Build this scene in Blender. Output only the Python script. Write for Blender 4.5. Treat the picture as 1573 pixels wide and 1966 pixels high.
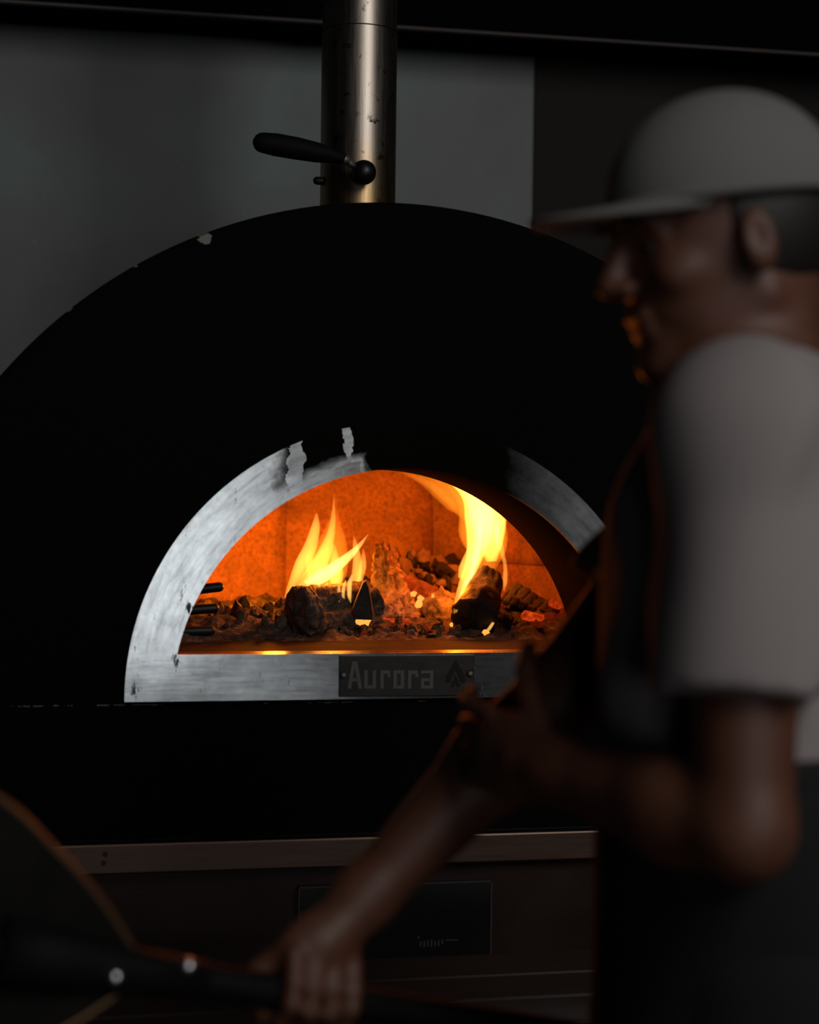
import bpy, bmesh, math, random
import numpy as np
from mathutils import Vector, Matrix, noise

for o in list(bpy.data.objects):
    bpy.data.objects.remove(o)
scene = bpy.context.scene
COL = scene.collection
PI = math.pi

# ------------------------------------------------------------------ camera
FPX, CX, CY = 3190.0, 786.5, 983.0            # focal length in px of the 1573x1966 frame
TH, PITCH, ROLL = math.radians(11.0), math.radians(-0.95), math.radians(0.7)
ZC = 1.065                                      # height of the mouth arch centre
ZD = 1.1245                                     # height of the hearth deck
dv = Vector((math.sin(TH) * math.cos(PITCH), math.cos(TH) * math.cos(PITCH), math.sin(PITCH)))
rv0 = Vector((math.cos(TH), -math.sin(TH), 0))
uv0 = rv0.cross(dv)
rv = rv0 * math.cos(ROLL) + uv0 * math.sin(ROLL)
uv = uv0 * math.cos(ROLL) - rv0 * math.sin(ROLL)
def ray(px, py):
    return dv + rv * ((px - CX) / FPX) - uv * ((py - CY) / FPX)
CAM = Vector((0, 0, ZC)) - ray(755, 1325) * 2.6
def W(px, py, t):                               # point at view depth t
    return CAM + ray(px, py) * t
def Wy(px, py, Y):                              # point on the vertical plane y = Y
    q = ray(px, py)
    return CAM + q * ((Y - CAM.y) / q.y)
cam = bpy.data.cameras.new('camera')
cam_o = bpy.data.objects.new('camera', cam)
COL.objects.link(cam_o)
cam.sensor_fit = 'HORIZONTAL'
cam.sensor_width = 24.0
cam.lens = FPX / 1573 * 24.0
cam.clip_start = 0.02
m = Matrix.Identity(4)
for i in range(3):
    m[i][0], m[i][1], m[i][2], m[i][3] = rv[i], uv[i], -dv[i], CAM[i]
cam_o.matrix_world = m
cam.dof.use_dof = True
cam.dof.focus_distance = 2.80
cam.dof.aperture_fstop = 2.1
scene.camera = cam_o

# ------------------------------------------------------------------ world, window light, exposure
w = bpy.data.worlds.new('world')
scene.world = w
w.use_nodes = True
w.node_tree.nodes['Background'].inputs[0].default_value = (0.6, 0.75, 1.0, 1)
w.node_tree.nodes['Background'].inputs[1].default_value = 0.0015
vs = scene.view_settings
vs.view_transform = 'Standard'
vs.look = 'None'
vs.exposure = 0.0
vs.gamma = 1.0
vs.use_curve_mapping = False
scene.cycles.use_denoising = True

def window_light(name, loc, aim, sx_, sy_, energy, color):       # daylight through the room's windows, behind and right of the camera
    l = bpy.data.lights.new(name, 'AREA')
    l.shape = 'RECTANGLE'
    l.size, l.size_y, l.energy, l.color = sx_, sy_, energy, color
    o = bpy.data.objects.new(name, l)
    COL.objects.link(o)
    o.location = loc
    o.rotation_euler = (Vector(aim) - Vector(loc)).to_track_quat('-Z', 'Y').to_euler()
window_light('window_daylight_rear', (-0.15, -4.6, 1.10), (-0.2, 0.3, 1.2), 0.7, 1.3, 5.4, (0.95, 0.98, 1.0))
window_light('window_daylight_right', (1.15, -3.7, 3.15), (-0.9, 1.2, 1.8), 1.4, 1.7, 40.0, (1.0, 0.98, 0.96))

FIRE = (1.0, 0.115, 0.002)
def fire_light(name, loc, energy, radius, color=FIRE):
    l = bpy.data.lights.new(name, 'POINT')
    l.energy, l.color, l.shadow_soft_size = energy, color, radius
    o = bpy.data.objects.new(name, l)
    COL.objects.link(o)
    o.location = loc
    return o
fire_light('fire_light_left', Wy(540, 1105, 0.64), 6.0, 0.03, (1.0, 0.215, 0.008))
fire_light('fire_light_log', Wy(640, 1085, 0.34), 1.7, 0.02, (1.0, 0.22, 0.012))
fire_light('fire_light_right_low', Wy(878, 1120, 0.30), 0.9, 0.015, (1.0, 0.19, 0.008))
fire_light('fire_light_right', Wy(905, 985, 0.44), 2.8, 0.035, (1.0, 0.10, 0.001))

# ------------------------------------------------------------------ helpers
def mat(name, base=(0.5, 0.5, 0.5), rough=0.6, metal=0.0, emit=None, estr=0.0):
    mt = bpy.data.materials.new(name)
    mt.use_nodes = True
    b = mt.node_tree.nodes['Principled BSDF']
    b.inputs['Base Color'].default_value = (*base, 1)
    b.inputs['Roughness'].default_value = rough
    b.inputs['Metallic'].default_value = metal
    if emit:
        b.inputs['Emission Color'].default_value = (*emit, 1)
        b.inputs['Emission Strength'].default_value = estr
    return mt
def N(mt, kind, **kw):
    n = mt.node_tree.nodes.new(kind)
    for k, v in kw.items():
        if k in n.inputs.keys():
            n.inputs[k].default_value = v
        else:
            setattr(n, k, v)
    return n
def L(mt, a, b):
    mt.node_tree.links.new(a, b)
def BS(mt):
    return mt.node_tree.nodes['Principled BSDF']
def coords(mt, scale=(1, 1, 1)):
    tc = N(mt, 'ShaderNodeTexCoord')
    mp = N(mt, 'ShaderNodeMapping')
    mp.inputs['Scale'].default_value = scale
    L(mt, tc.outputs['Object'], mp.inputs['Vector'])
    return mp.outputs['Vector']
def ramp(mt, fac, stops):
    r = N(mt, 'ShaderNodeValToRGB')
    e = r.color_ramp.elements
    while len(e) < len(stops):
        e.new(0.5)
    for el, (p, c) in zip(e, stops):
        el.position = p
        el.color = (*c, 1) if len(c) == 3 else c
    L(mt, fac, r.inputs['Fac'])
    return r.outputs['Color']
def noise_tex(mt, vec, scale, detail=5, rough=0.6, dist=0.0):
    n = N(mt, 'ShaderNodeTexNoise')
    n.inputs['Scale'].default_value = scale
    n.inputs['Detail'].default_value = detail
    n.inputs['Roughness'].default_value = rough
    n.inputs['Distortion'].default_value = dist
    L(mt, vec, n.inputs['Vector'])
    return n.outputs['Fac']
def mixc(mt, fac, a, b, kind='MIX'):
    n = N(mt, 'ShaderNodeMix', data_type='RGBA', blend_type=kind)
    for s, v in ((n.inputs[0], fac), (n.inputs[6], a), (n.inputs[7], b)):
        if hasattr(v, 'is_linked') or isinstance(v, bpy.types.NodeSocket):
            L(mt, v, s)
        elif isinstance(v, (int, float)):
            s.default_value = v
        else:
            s.default_value = (*v, 1)
    return n.outputs[2]
def math_n(mt, op, a, b=0.0, clamp=False):
    n = N(mt, 'ShaderNodeMath', operation=op, use_clamp=clamp)
    for s, v in ((n.inputs[0], a), (n.inputs[1], b)):
        if isinstance(v, bpy.types.NodeSocket):
            L(mt, v, s)
        else:
            s.default_value = v
    return n.outputs[0]
def bump(mt, h, strength=0.3, dist=0.01):
    b = N(mt, 'ShaderNodeBump')
    b.inputs['Strength'].default_value = strength
    b.inputs['Distance'].default_value = dist
    L(mt, h, b.inputs['Height'])
    L(mt, b.outputs['Normal'], BS(mt).inputs['Normal'])

def mesh(name, verts, faces, smooth=False):
    me = bpy.data.meshes.new(name)
    me.from_pydata([tuple(v) for v in verts], [], faces)
    me.update()
    if smooth:
        me.polygons.foreach_set('use_smooth', [True] * len(me.polygons))
    return me
def obj(name, me, mt=None, parent=None):
    o = bpy.data.objects.new(name, me)
    COL.objects.link(o)
    if mt is not None and me is not None and len(me.materials) == 0:
        me.materials.append(mt)
    if parent is not None:
        o.parent = parent
    return o
def empty(name, loc=(0, 0, 0)):
    o = bpy.data.objects.new(name, None)
    COL.objects.link(o)
    o.location = loc
    return o
def tag(o, label=None, cat=None, group=None, kind=None):
    if label: o['label'] = label
    if cat: o['category'] = cat
    if group: o['group'] = group
    if kind: o['kind'] = kind
    return o
def from_bm(name, bm, smooth=False):
    bmesh.ops.recalc_face_normals(bm, faces=bm.faces)
    me = bpy.data.meshes.new(name)
    bm.to_mesh(me)
    bm.free()
    if smooth:
        me.polygons.foreach_set('use_smooth', [True] * len(me.polygons))
    return me
def box_bm(bm, lo, hi, bev=0.0):
    r = bmesh.ops.create_cube(bm, size=1.0)
    lo, hi = Vector(lo), Vector(hi)
    c, s = (lo + hi) / 2, hi - lo
    for v in r['verts']:
        v.co = Vector((v.co.x * s.x, v.co.y * s.y, v.co.z * s.z)) + c
    if bev:
        es = list({e for v in r['verts'] for e in v.link_edges})
        bmesh.ops.bevel(bm, geom=es, offset=bev, segments=2, profile=0.5, affect='EDGES')
def box(name, lo, hi, mt, parent=None, bev=0.0):
    bm = bmesh.new()
    box_bm(bm, lo, hi, bev)
    return obj(name, from_bm(name, bm), mt, parent)
def frames(pts):
    pts = [Vector(p) for p in pts]
    out, ref = [], None
    for i, p in enumerate(pts):
        t = (pts[min(i + 1, len(pts) - 1)] - pts[max(i - 1, 0)]).normalized()
        if ref is None:
            a = Vector((0, 0, 1)) if abs(t.z) < 0.9 else Vector((0, 1, 0))
            ref = a
        n = (ref - t * ref.dot(t)).normalized()
        ref = n
        out.append((p, t, n, t.cross(n)))
    return out
def tube_data(pts, radii, seg=12, squash=1.0, cap=True, round_ends=False):
    """swept tube: radii per point; squash scales the second axis"""
    vs_, fs = [], []
    fr = frames(pts)
    if not hasattr(radii, '__len__'):
        radii = [radii] * len(fr)
    rings = []
    if round_ends:
        p, t, n, b = fr[0]
        for a in (80, 50, 25):
            rings.append((p - t * radii[0] * math.sin(math.radians(a)), n, b, radii[0] * math.cos(math.radians(a))))
    for (p, t, n, b), r in zip(fr, radii):
        rings.append((p, n, b, r))
    if round_ends:
        p, t, n, b = fr[-1]
        for a in (25, 50, 80):
            rings.append((p + t * radii[-1] * math.sin(math.radians(a)), n, b, radii[-1] * math.cos(math.radians(a))))
    for p, n, b, r in rings:
        for k in range(seg):
            a = 2 * PI * k / seg
            vs_.append(p + n * (math.cos(a) * r) + b * (math.sin(a) * r * squash))
    for i in range(len(rings) - 1):
        for k in range(seg):
            fs.append((i * seg + k, i * seg + (k + 1) % seg, (i + 1) * seg + (k + 1) % seg, (i + 1) * seg + k))
    if cap:
        fs.append(tuple(range(seg - 1, -1, -1)))
        fs.append(tuple((len(rings) - 1) * seg + k for k in range(seg)))
    return vs_, fs
def tube(name, pts, radii, mt, parent=None, seg=12, squash=1.0, round_ends=False):
    v, f = tube_data(pts, radii, seg, squash, True, round_ends)
    me = mesh(name, v, f, True)
    if not round_ends:
        me.polygons[-1].use_smooth = me.polygons[-2].use_smooth = False
    return obj(name, me, mt, parent)
def prism(name, loop, y0, y1, mt, parent=None, bev=0.0, holes=()):
    """extrude closed (x,z) loop from y0 to y1"""
    bm = bmesh.new()
    f = bm.faces.new([bm.verts.new((x, y0, z)) for x, z in loop])
    r = bmesh.ops.extrude_face_region(bm, geom=[f])
    for g in r['geom']:
        if isinstance(g, bmesh.types.BMVert):
            g.co.y = y1
    if bev:
        es = [e for e in bm.edges if abs(e.verts[0].co.y - e.verts[1].co.y) < 1e-6 and abs(e.verts[0].co.y - y0) < 1e-6]
        bmesh.ops.bevel(bm, geom=es, offset=bev, segments=3, profile=0.5, affect='EDGES')
    return obj(name, from_bm(name, bm), mt, parent)
def spline(pts, n):
    """Catmull-Rom resample of points (any dimension)"""
    P = [np.array(p, float) for p in pts]
    P = [2 * P[0] - P[1]] + P + [2 * P[-1] - P[-2]]
    out = []
    segs = len(P) - 3
    for i in range(n):
        u = i / (n - 1) * segs
        k = min(int(u), segs - 1)
        t = u - k
        p0, p1, p2, p3 = P[k:k + 4]
        out.append(0.5 * ((2 * p1) + (-p0 + p2) * t + (2 * p0 - 5 * p1 + 4 * p2 - p3) * t * t + (-p0 + 3 * p1 - 3 * p2 + p3) * t ** 3))
    return out
def fbm(p, s, octs=4):
    v, a = 0.0, 1.0
    q = Vector(p) * s
    for _ in range(octs):
        v += a * noise.noise(q)
        q = q * 2.03 + Vector((3.1, 7.7, 1.3))
        a *= 0.5
    return v

# measures of the oven front (metres)
FX, FZ, FR = -0.0024, 1.0527, 0.7745
R_IN, R_OUT = 0.362, 0.4234
IX, IZ, OX, OZ = 0.0178, 1.0504, 0.0085, 1.0592
R_BACK = 0.3456                                 # far end of the mouth vault
ZFB = 1.0535                                    # bottom of the mouth frame
ZF0 = 0.842                                     # bottom of the black front

# ------------------------------------------------------------------ materials
def matt(name, base):
    """a dead matt surface: diffuse only"""
    mt = bpy.data.materials.new(name)
    mt.use_nodes = True
    nt = mt.node_tree
    nt.nodes.remove(nt.nodes['Principled BSDF'])
    d = nt.nodes.new('ShaderNodeBsdfDiffuse')
    d.inputs['Color'].default_value = (*base, 1)
    nt.links.new(d.outputs[0], nt.nodes['Material Output'].inputs['Surface'])
    return mt
M = {}
# wall sheet metal, grey green, faint smears
mt = M['wall'] = mat('grey_green_wall', (0.2, 0.22, 0.215), 0.55)
v = coords(mt)
n1 = noise_tex(mt, v, 1.6, 4, 0.55, 0.6)
n2 = noise_tex(mt, v, 60, 3, 0.7)
c = ramp(mt, n1, [(0.3, (0.14, 0.145, 0.145)), (0.52, (0.185, 0.20, 0.197)), (0.68, (0.20, 0.275, 0.255))])
c = mixc(mt, ramp(mt, n2, [(0.64, (0, 0, 0)), (0.74, (0.6, 0.6, 0.6))]), c, (0.36, 0.38, 0.36))
L(mt, c, BS(mt).inputs['Base Color'])
bump(mt, noise_tex(mt, v, 220, 2), 0.15, 0.002)
M['wall_brown'] = mat('dark_brown_wall', (0.016, 0.011, 0.008), 0.8)
mt = M['black_paint'] = mat('matt_black_paint', (0.002, 0.002, 0.002), 0.9)
BS(mt).inputs['Specular IOR Level'].default_value = 0.04
v = coords(mt)
bump(mt, noise_tex(mt, v, 90, 3), 0.1, 0.002)
# facade: black paint chipped to metal along edges
mt = M['facade'] = mat('chipped_black_paint', (0.002, 0.002, 0.002), 0.9)
BS(mt).inputs['Specular IOR Level'].default_value = 0.04
v = coords(mt)
sx = N(mt, 'ShaderNodeSeparateXYZ')
L(mt, v, sx.inputs[0])
def spot(mt, px, pz, r):
    a = math_n(mt, 'SUBTRACT', sx.outputs[0], px)
    b = math_n(mt, 'SUBTRACT', sx.outputs[2], pz)
    d = math_n(mt, 'SQRT', math_n(mt, 'ADD', math_n(mt, 'MULTIPLY', a, a), math_n(mt, 'MULTIPLY', b, b)))
    return math_n(mt, 'SUBTRACT', 1.0, math_n(mt, 'DIVIDE', d, r), True)
chips = None
for px, py, r in ((395, 458, 0.022), (132, 592, 0.012), (260, 508, 0.008), (1400, 688, 0.015)):
    p = Wy(px, py, 0.0)
    s_ = spot(mt, p.x, p.z, r)
    chips = s_ if chips is None else math_n(mt, 'MAXIMUM', chips, s_)
# worn line just under the mouth frame
zz = math_n(mt, 'SUBTRACT', sx.outputs[2], Wy(500, 1350, 0).z)
line = math_n(mt, 'SUBTRACT', 1.0, math_n(mt, 'MULTIPLY', math_n(mt, 'ABSOLUTE', zz), 190), True)
xm = math_n(mt, 'LESS_THAN', sx.outputs[0], 0.12)
line = math_n(mt, 'MULTIPLY', math_n(mt, 'MULTIPLY', line, xm), math_n(mt, 'GREATER_THAN', noise_tex(mt, coords(mt, (1, 1, 0.1)), 14, 2), 0.5))
chips = math_n(mt, 'MAXIMUM', chips, math_n(mt, 'MULTIPLY', line, 0.62))
nz = noise_tex(mt, coords(mt, (1, 1, 2.2)), 75, 4, 0.7)
msk = math_n(mt, 'GREATER_THAN', math_n(mt, 'ADD', chips, nz), 1.08)
L(mt, mixc(mt, msk, (0.004, 0.004, 0.004), (0.24, 0.22, 0.19)), BS(mt).inputs['Base Color'])
# brushed stainless steel
def steel(name, base=(0.62, 0.63, 0.65), rough=0.38, stretch=(1, 1, 1), bmp=0.08):
    mt = mat(name, base, rough, 1.0)
    v = coords(mt, stretch)
    n = noise_tex(mt, v, 30, 6, 0.7)
    r = N(mt, 'ShaderNodeMapRange')
    r.inputs['To Min'].default_value = rough - 0.1
    r.inputs['To Max'].default_value = rough + 0.15
    L(mt, n, r.inputs['Value'])
    L(mt, r.outputs[0], BS(mt).inputs['Roughness'])
    c = ramp(mt, n, [(0.3, tuple(x * 0.72 for x in base)), (0.6, base), (0.8, tuple(min(1, x * 1.15) for x in base))])
    L(mt, c, BS(mt).inputs['Base Color'])
    bump(mt, n, bmp, 0.002)
    return mt, c, v
M['steel'], _, _ = steel('brushed_steel', stretch=(0.25, 1, 6))
M['rail'], _, _ = steel('brown_smudged_rail_steel', (0.17, 0.11, 0.085), 0.42, (0.3, 1, 5))
M['dull_steel'], _, _ = steel('dull_steel', (0.36, 0.33, 0.31), 0.5, (0.3, 1, 5))
# mouth frame: steel with soot at the crown
mt, c, v = steel('sooty_shaded_frame_steel', (0.84, 0.86, 0.87), 0.42, (1.2, 1, 1.2), 0.015)
M['frame'] = mt
v0 = coords(mt)
sx = N(mt, 'ShaderNodeSeparateXYZ')
L(mt, v0, sx.inputs[0])
X, Z = sx.outputs[0], sx.outputs[2]
ns = noise_tex(mt, coords(mt, (9, 1, 1.6)), 9, 4, 0.6)
# crown soot from left of centre; the right side stays dimmed
nw = math_n(mt, 'MULTIPLY', math_n(mt, 'SUBTRACT', noise_tex(mt, v0, 22, 4), 0.5), 0.06)
Xw = math_n(mt, 'ADD', X, nw)
left = math_n(mt, 'MULTIPLY', math_n(mt, 'ADD', Xw, 0.195), 40, True)
right = math_n(mt, 'MULTIPLY', math_n(mt, 'SUBTRACT', 0.30, Xw), 8, True)
right = math_n(mt, 'ADD', math_n(mt, 'MULTIPLY', right, 0.4), 0.6)  # dimming left on the right side is shade put into the colour
rr_ = math_n(mt, 'SQRT', math_n(mt, 'ADD', math_n(mt, 'POWER', math_n(mt, 'SUBTRACT', X, IX), 2.0), math_n(mt, 'POWER', math_n(mt, 'SUBTRACT', Z, IZ), 2.0)))
high = math_n(mt, 'MULTIPLY', math_n(mt, 'ADD', math_n(mt, 'SUBTRACT', rr_, R_IN + 0.016), math_n(mt, 'MULTIPLY', nw, 0.4)), 60, True)
high = math_n(mt, 'MAXIMUM', high, math_n(mt, 'MULTIPLY', math_n(mt, 'ADD', Xw, 0.06), 60, True))
so = math_n(mt, 'MULTIPLY', math_n(mt, 'MULTIPLY', left, right), high)
up_ = math_n(mt, 'MULTIPLY', math_n(mt, 'SUBTRACT', Z, ZD), 60, True)
so = math_n(mt, 'MULTIPLY', so, up_)
def streak(x0, wd):
    return math_n(mt, 'SUBTRACT', 1.0, math_n(mt, 'MULTIPLY', math_n(mt, 'ABSOLUTE', math_n(mt, 'SUBTRACT', math_n(mt, 'ADD', X, math_n(mt, 'MULTIPLY', math_n(mt, 'SUBTRACT', noise_tex(mt, v0, 40, 3), 0.5), 0.03)), x0)), 1 / wd), True)
stk = math_n(mt, 'MAXIMUM', streak(-0.158, 0.022), streak(-0.078, 0.012))
stk = math_n(mt, 'GREATER_THAN', math_n(mt, 'MULTIPLY', stk, ns), 0.24)
so = math_n(mt, 'SUBTRACT', so, math_n(mt, 'MULTIPLY', stk, 0.75), True)
# small scorch smudges
n3 = noise_tex(mt, coords(mt, (3, 1, 1)), 26, 5, 0.75)
sm = math_n(mt, 'MULTIPLY', math_n(mt, 'SUBTRACT', n3, 0.63), 5, True)
pc = Wy(338, 1268, 0)
def spot2(px, pz, r):
    a = math_n(mt, 'MULTIPLY', math_n(mt, 'SUBTRACT', X, px), 1.8)
    b = math_n(mt, 'SUBTRACT', Z, pz)
    d = math_n(mt, 'SQRT', math_n(mt, 'ADD', math_n(mt, 'MULTIPLY', a, a), math_n(mt, 'MULTIPLY', b, b)))
    return math_n(mt, 'SUBTRACT', 1.0, math_n(mt, 'DIVIDE', d, r), True)
sp = spot2(pc.x, pc.z, 0.03)
for px, py, r in ((258, 1325, 0.03), (362, 1165, 0.02)):
    q = Wy(px, py, 0)
    sp = math_n(mt, 'MAXIMUM', sp, spot2(q.x, q.z, r))
n4 = noise_tex(mt, coords(mt, (5, 1, 1.2)), 42, 4, 0.75)
sp = math_n(mt, 'MULTIPLY', math_n(mt, 'SUBTRACT', math_n(mt, 'ADD', math_n(mt, 'MULTIPLY', sp, 0.45), n4), 0.80), 9, True)
sp = math_n(mt, 'MULTIPLY', sp, 0.85)
soot_shade = math_n(mt, 'MAXIMUM', math_n(mt, 'MAXIMUM', so, math_n(mt, 'MULTIPLY', sm, 0.6)), sp)
ang = math_n(mt, 'ARCTAN2', math_n(mt, 'SUBTRACT', Z, IZ), math_n(mt, 'SUBTRACT', X, IX))
pol = N(mt, 'ShaderNodeCombineXYZ')
L(mt, math_n(mt, 'MULTIPLY', ang, 2.2), pol.inputs[0])
L(mt, math_n(mt, 'MULTIPLY', rr_, 34.0), pol.inputs[1])
brush = noise_tex(mt, pol.outputs[0], 3.0, 6, 0.7, 0.3)
hb = noise_tex(mt, coords(mt, (2, 1, 26)), 6.0, 6, 0.7, 0.3)
bm_ = N(mt, 'ShaderNodeMix')
L(mt, math_n(mt, 'MULTIPLY', math_n(mt, 'ADD', math_n(mt, 'SUBTRACT', Z, ZD), 0.03), 16, True), bm_.inputs[0])
L(mt, hb, bm_.inputs[2])
L(mt, brush, bm_.inputs[3])
brush = bm_.outputs[0]
c = mixc(mt, 1.0, c, ramp(mt, brush, [(0.30, (0.5, 0.51, 0.52)), (0.5, (0.85, 0.87, 0.88)), (0.66, (1.0, 1.0, 0.98))]), 'MULTIPLY')
L(mt, mixc(mt, soot_shade, c, (0.006, 0.005, 0.004)), BS(mt).inputs['Base Color'])
L(mt, math_n(mt, 'SUBTRACT', 1.0, soot_shade), BS(mt).inputs['Metallic'])
L(mt, math_n(mt, 'ADD', 0.23, math_n(mt, 'MULTIPLY', soot_shade, 0.7)), BS(mt).inputs['Roughness'])
L(mt, math_n(mt, 'MULTIPLY', math_n(mt, 'SUBTRACT', 1.0, soot_shade), 0.5), BS(mt).inputs['Specular IOR Level'])
# flue pipe: stained steel
mt, c, v = steel('stained_flue_steel', (0.37, 0.32, 0.27), 0.34, (6, 6, 0.25))
M['flue'] = mt
v0 = coords(mt)
sx = N(mt, 'ShaderNodeSeparateXYZ')
L(mt, v0, sx.inputs[0])
spots = noise_tex(mt, v0, 55, 3, 0.6)
c2 = mixc(mt, math_n(mt, 'MULTIPLY', math_n(mt, 'SUBTRACT', spots, 0.60), 9, True), c, (0.03, 0.015, 0.008))
heat = math_n(mt, 'MULTIPLY', math_n(mt, 'SUBTRACT', 1.98, sx.outputs[2]), 6, True)
st = noise_tex(mt, coords(mt, (7, 7, 1)), 8, 5, 0.7)
heat = math_n(mt, 'MULTIPLY', heat, math_n(mt, 'MULTIPLY', st, 1.7, True))
c2 = mixc(mt, heat, c2, (0.42, 0.24, 0.05))
L(mt, c2, BS(mt).inputs['Base Color'])
M['black_plastic'] = mat('black_plastic', (0.004, 0.004, 0.004), 0.42)
M['grip_black'] = mat('black_rubber', (0.003, 0.003, 0.003), 0.7)
BS(M['grip_black']).inputs['Specular IOR Level'].default_value = 0.15
M['black_metal'] = mat('black_metal', (0.008, 0.007, 0.006), 0.5)
M['lip'] = mat('worn_edge_steel', (0.12, 0.10, 0.09), 0.7, 0.2)
# refractory lining
mt = M['clay'] = mat('fireclay', (0.5, 0.38, 0.28), 0.9)
v = coords(mt)
n1, n2 = noise_tex(mt, v, 9, 5, 0.65), noise_tex(mt, v, 70, 5, 0.75)
c = ramp(mt, n1, [(0.3, (0.19, 0.09, 0.03)), (0.7, (0.40, 0.20, 0.07))])
n3 = noise_tex(mt, v, 3.2, 5, 0.7, 0.5)
c = mixc(mt, ramp(mt, n3, [(0.38, (0.75, 0.75, 0.75)), (0.6, (0, 0, 0))]), c, (0.11, 0.06, 0.03))
n2b = noise_tex(mt, v, 130, 6, 0.8)
c = mixc(mt, ramp(mt, n2b, [(0.36, (0.8, 0.8, 0.8)), (0.55, (0, 0, 0))]), c, (0.075, 0.04, 0.02))
L(mt, c, BS(mt).inputs['Base Color'])
bump(mt, n2, 0.5, 0.006)
M['soot_brick'] = matt('sooted_vault', (0.010, 0.008, 0.007))
mt = M['deck'] = mat('hearth_stone', (0.22, 0.15, 0.1), 0.85)
BS(mt).inputs['Specular IOR Level'].default_value = 0.08
v = coords(mt)
L(mt, ramp(mt, noise_tex(mt, v, 25, 5), [(0.3, (0.012, 0.008, 0.006)), (0.7, (0.05, 0.032, 0.022))]), BS(mt).inputs['Base Color'])
M['threshold'], _, _ = steel('heat_browned_steel', (0.07, 0.035, 0.02), 0.3, (0.3, 1, 1))
mt = M['ash'] = mat('grey_ash', (0.4, 0.36, 0.33), 0.95)
v = coords(mt)
n2 = noise_tex(mt, v, 60, 6, 0.75)
L(mt, ramp(mt, n2, [(0.35, (0.035, 0.026, 0.02)), (0.5, (0.26, 0.19, 0.13)), (0.7, (0.52, 0.40, 0.28))]), BS(mt).inputs['Base Color'])
bump(mt, n2, 0.8, 0.006)
mt = M['ash_dark'] = mat('dark_ash', (0.12, 0.1, 0.09), 0.95)
v = coords(mt)
n2 = noise_tex(mt, v, 42, 7, 0.8)
L(mt, ramp(mt, n2, [(0.36, (0.012, 0.009, 0.008)), (0.52, (0.07, 0.05, 0.035)), (0.68, (0.34, 0.25, 0.17))]), BS(mt).inputs['Base Color'])
bump(mt, n2, 1.0, 0.008)
mt = M['cinder'] = mat('brown_cinder', (0.1, 0.06, 0.035), 0.95)
v = coords(mt)
n2 = noise_tex(mt, v, 3, 5, 0.75)
L(mt, ramp(mt, n2, [(0.38, (0.02, 0.012, 0.008)), (0.55, (0.09, 0.055, 0.03)), (0.72, (0.24, 0.16, 0.09))]), BS(mt).inputs['Base Color'])
mt = M['char'] = mat('burnt_char', (0.02, 0.016, 0.013), 0.7)
v = coords(mt)
n2 = noise_tex(mt, v, 45, 6, 0.7)
L(mt, ramp(mt, n2, [(0.4, (0.004, 0.003, 0.0025)), (0.62, (0.012, 0.009, 0.007)), (0.78, (0.05, 0.035, 0.025))]), BS(mt).inputs['Base Color'])
bump(mt, n2, 0.8, 0.006)
mt = M['bark'] = mat('charred_bark', (0.06, 0.04, 0.03), 0.85)
v = coords(mt, (1, 1, 1))
n2 = noise_tex(mt, v, 60, 6, 0.75)
L(mt, ramp(mt, n2, [(0.35, (0.012, 0.009, 0.007)), (0.55, (0.09, 0.06, 0.04)), (0.72, (0.34, 0.25, 0.18))]), BS(mt).inputs['Base Color'])
bump(mt, n2, 1.0, 0.006)
def ember_mat(name, hot, strength, lo=0.42, hi=0.68):
    mt = mat(name, (0.05, 0.02, 0.012), 0.9)
    v = coords(mt)
    n = noise_tex(mt, v, 38, 5, 0.7)
    e = ramp(mt, n, [(lo, (0.02, 0.0, 0.0)), ((lo + hi) / 2, (0.35, 0.022, 0.002)), (hi, hot)])
    L(mt, e, BS(mt).inputs['Emission Color'])
    BS(mt).inputs['Emission Strength'].default_value = strength
    bump(mt, n, 0.6, 0.004)
    return mt
M['ember'] = ember_mat('glowing_ember', (1.0, 0.10, 0.008), 0.9, 0.30, 0.65)
M['ember_dim'] = ember_mat('fading_ember', (0.8, 0.05, 0.004), 0.6, 0.46, 0.75)
M['ember_hot'] = ember_mat('yellow_hot_ember', (1.0, 0.42, 0.07), 2.2, 0.25, 0.58)
# emissive gas of a flame: light added along the path through it, nothing on its surface
def flame_mat(name, col, strength):
    mt = bpy.data.materials.new(name)
    mt.use_nodes = True
    nt = mt.node_tree
    nt.nodes.clear()
    out = nt.nodes.new('ShaderNodeOutputMaterial')
    e = nt.nodes.new('ShaderNodeEmission')
    e.inputs['Color'].default_value = (*col, 1)
    e.inputs['Strength'].default_value = strength
    nt.links.new(e.outputs[0], out.inputs['Volume'])
    return mt
M['flame'] = flame_mat('flame_gas', (1.0, 0.37, 0.048), 135)
M['flame_hot'] = flame_mat('hot_flame_gas', (1.0, 0.50, 0.11), 230)
M['flame_soft'] = flame_mat('thin_flame_gas', (1.0, 0.26, 0.015), 26)
# table and stand
mt = M['table'] = mat('dark_varnished_wood', (0.05, 0.022, 0.012), 0.45)
v = coords(mt, (0.6, 8, 8))
L(mt, ramp(mt, noise_tex(mt, v, 6, 5), [(0.3, (0.007, 0.003, 0.0015)), (0.7, (0.028, 0.011, 0.0055))]), BS(mt).inputs['Base Color'])
mt = M['stand'] = mat('brown_stand_steel', (0.06, 0.04, 0.03), 0.5, 0.4)
v = coords(mt)
L(mt, ramp(mt, noise_tex(mt, v, 5, 4), [(0.3, (0.014, 0.006, 0.004)), (0.7, (0.045, 0.02, 0.014))]), BS(mt).inputs['Base Color'])
M['black_gloss'] = mat('black_enamel', (0.003, 0.003, 0.003), 0.3)
M['faint_print'] = mat('faint_grey_print', (0.05, 0.05, 0.045), 0.6)
M['outline'] = mat('worn_grey_edge', (0.06, 0.05, 0.045), 0.6)
mt = M['floor'] = mat('dark_floor', (0.03, 0.025, 0.022), 0.6)
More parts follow.
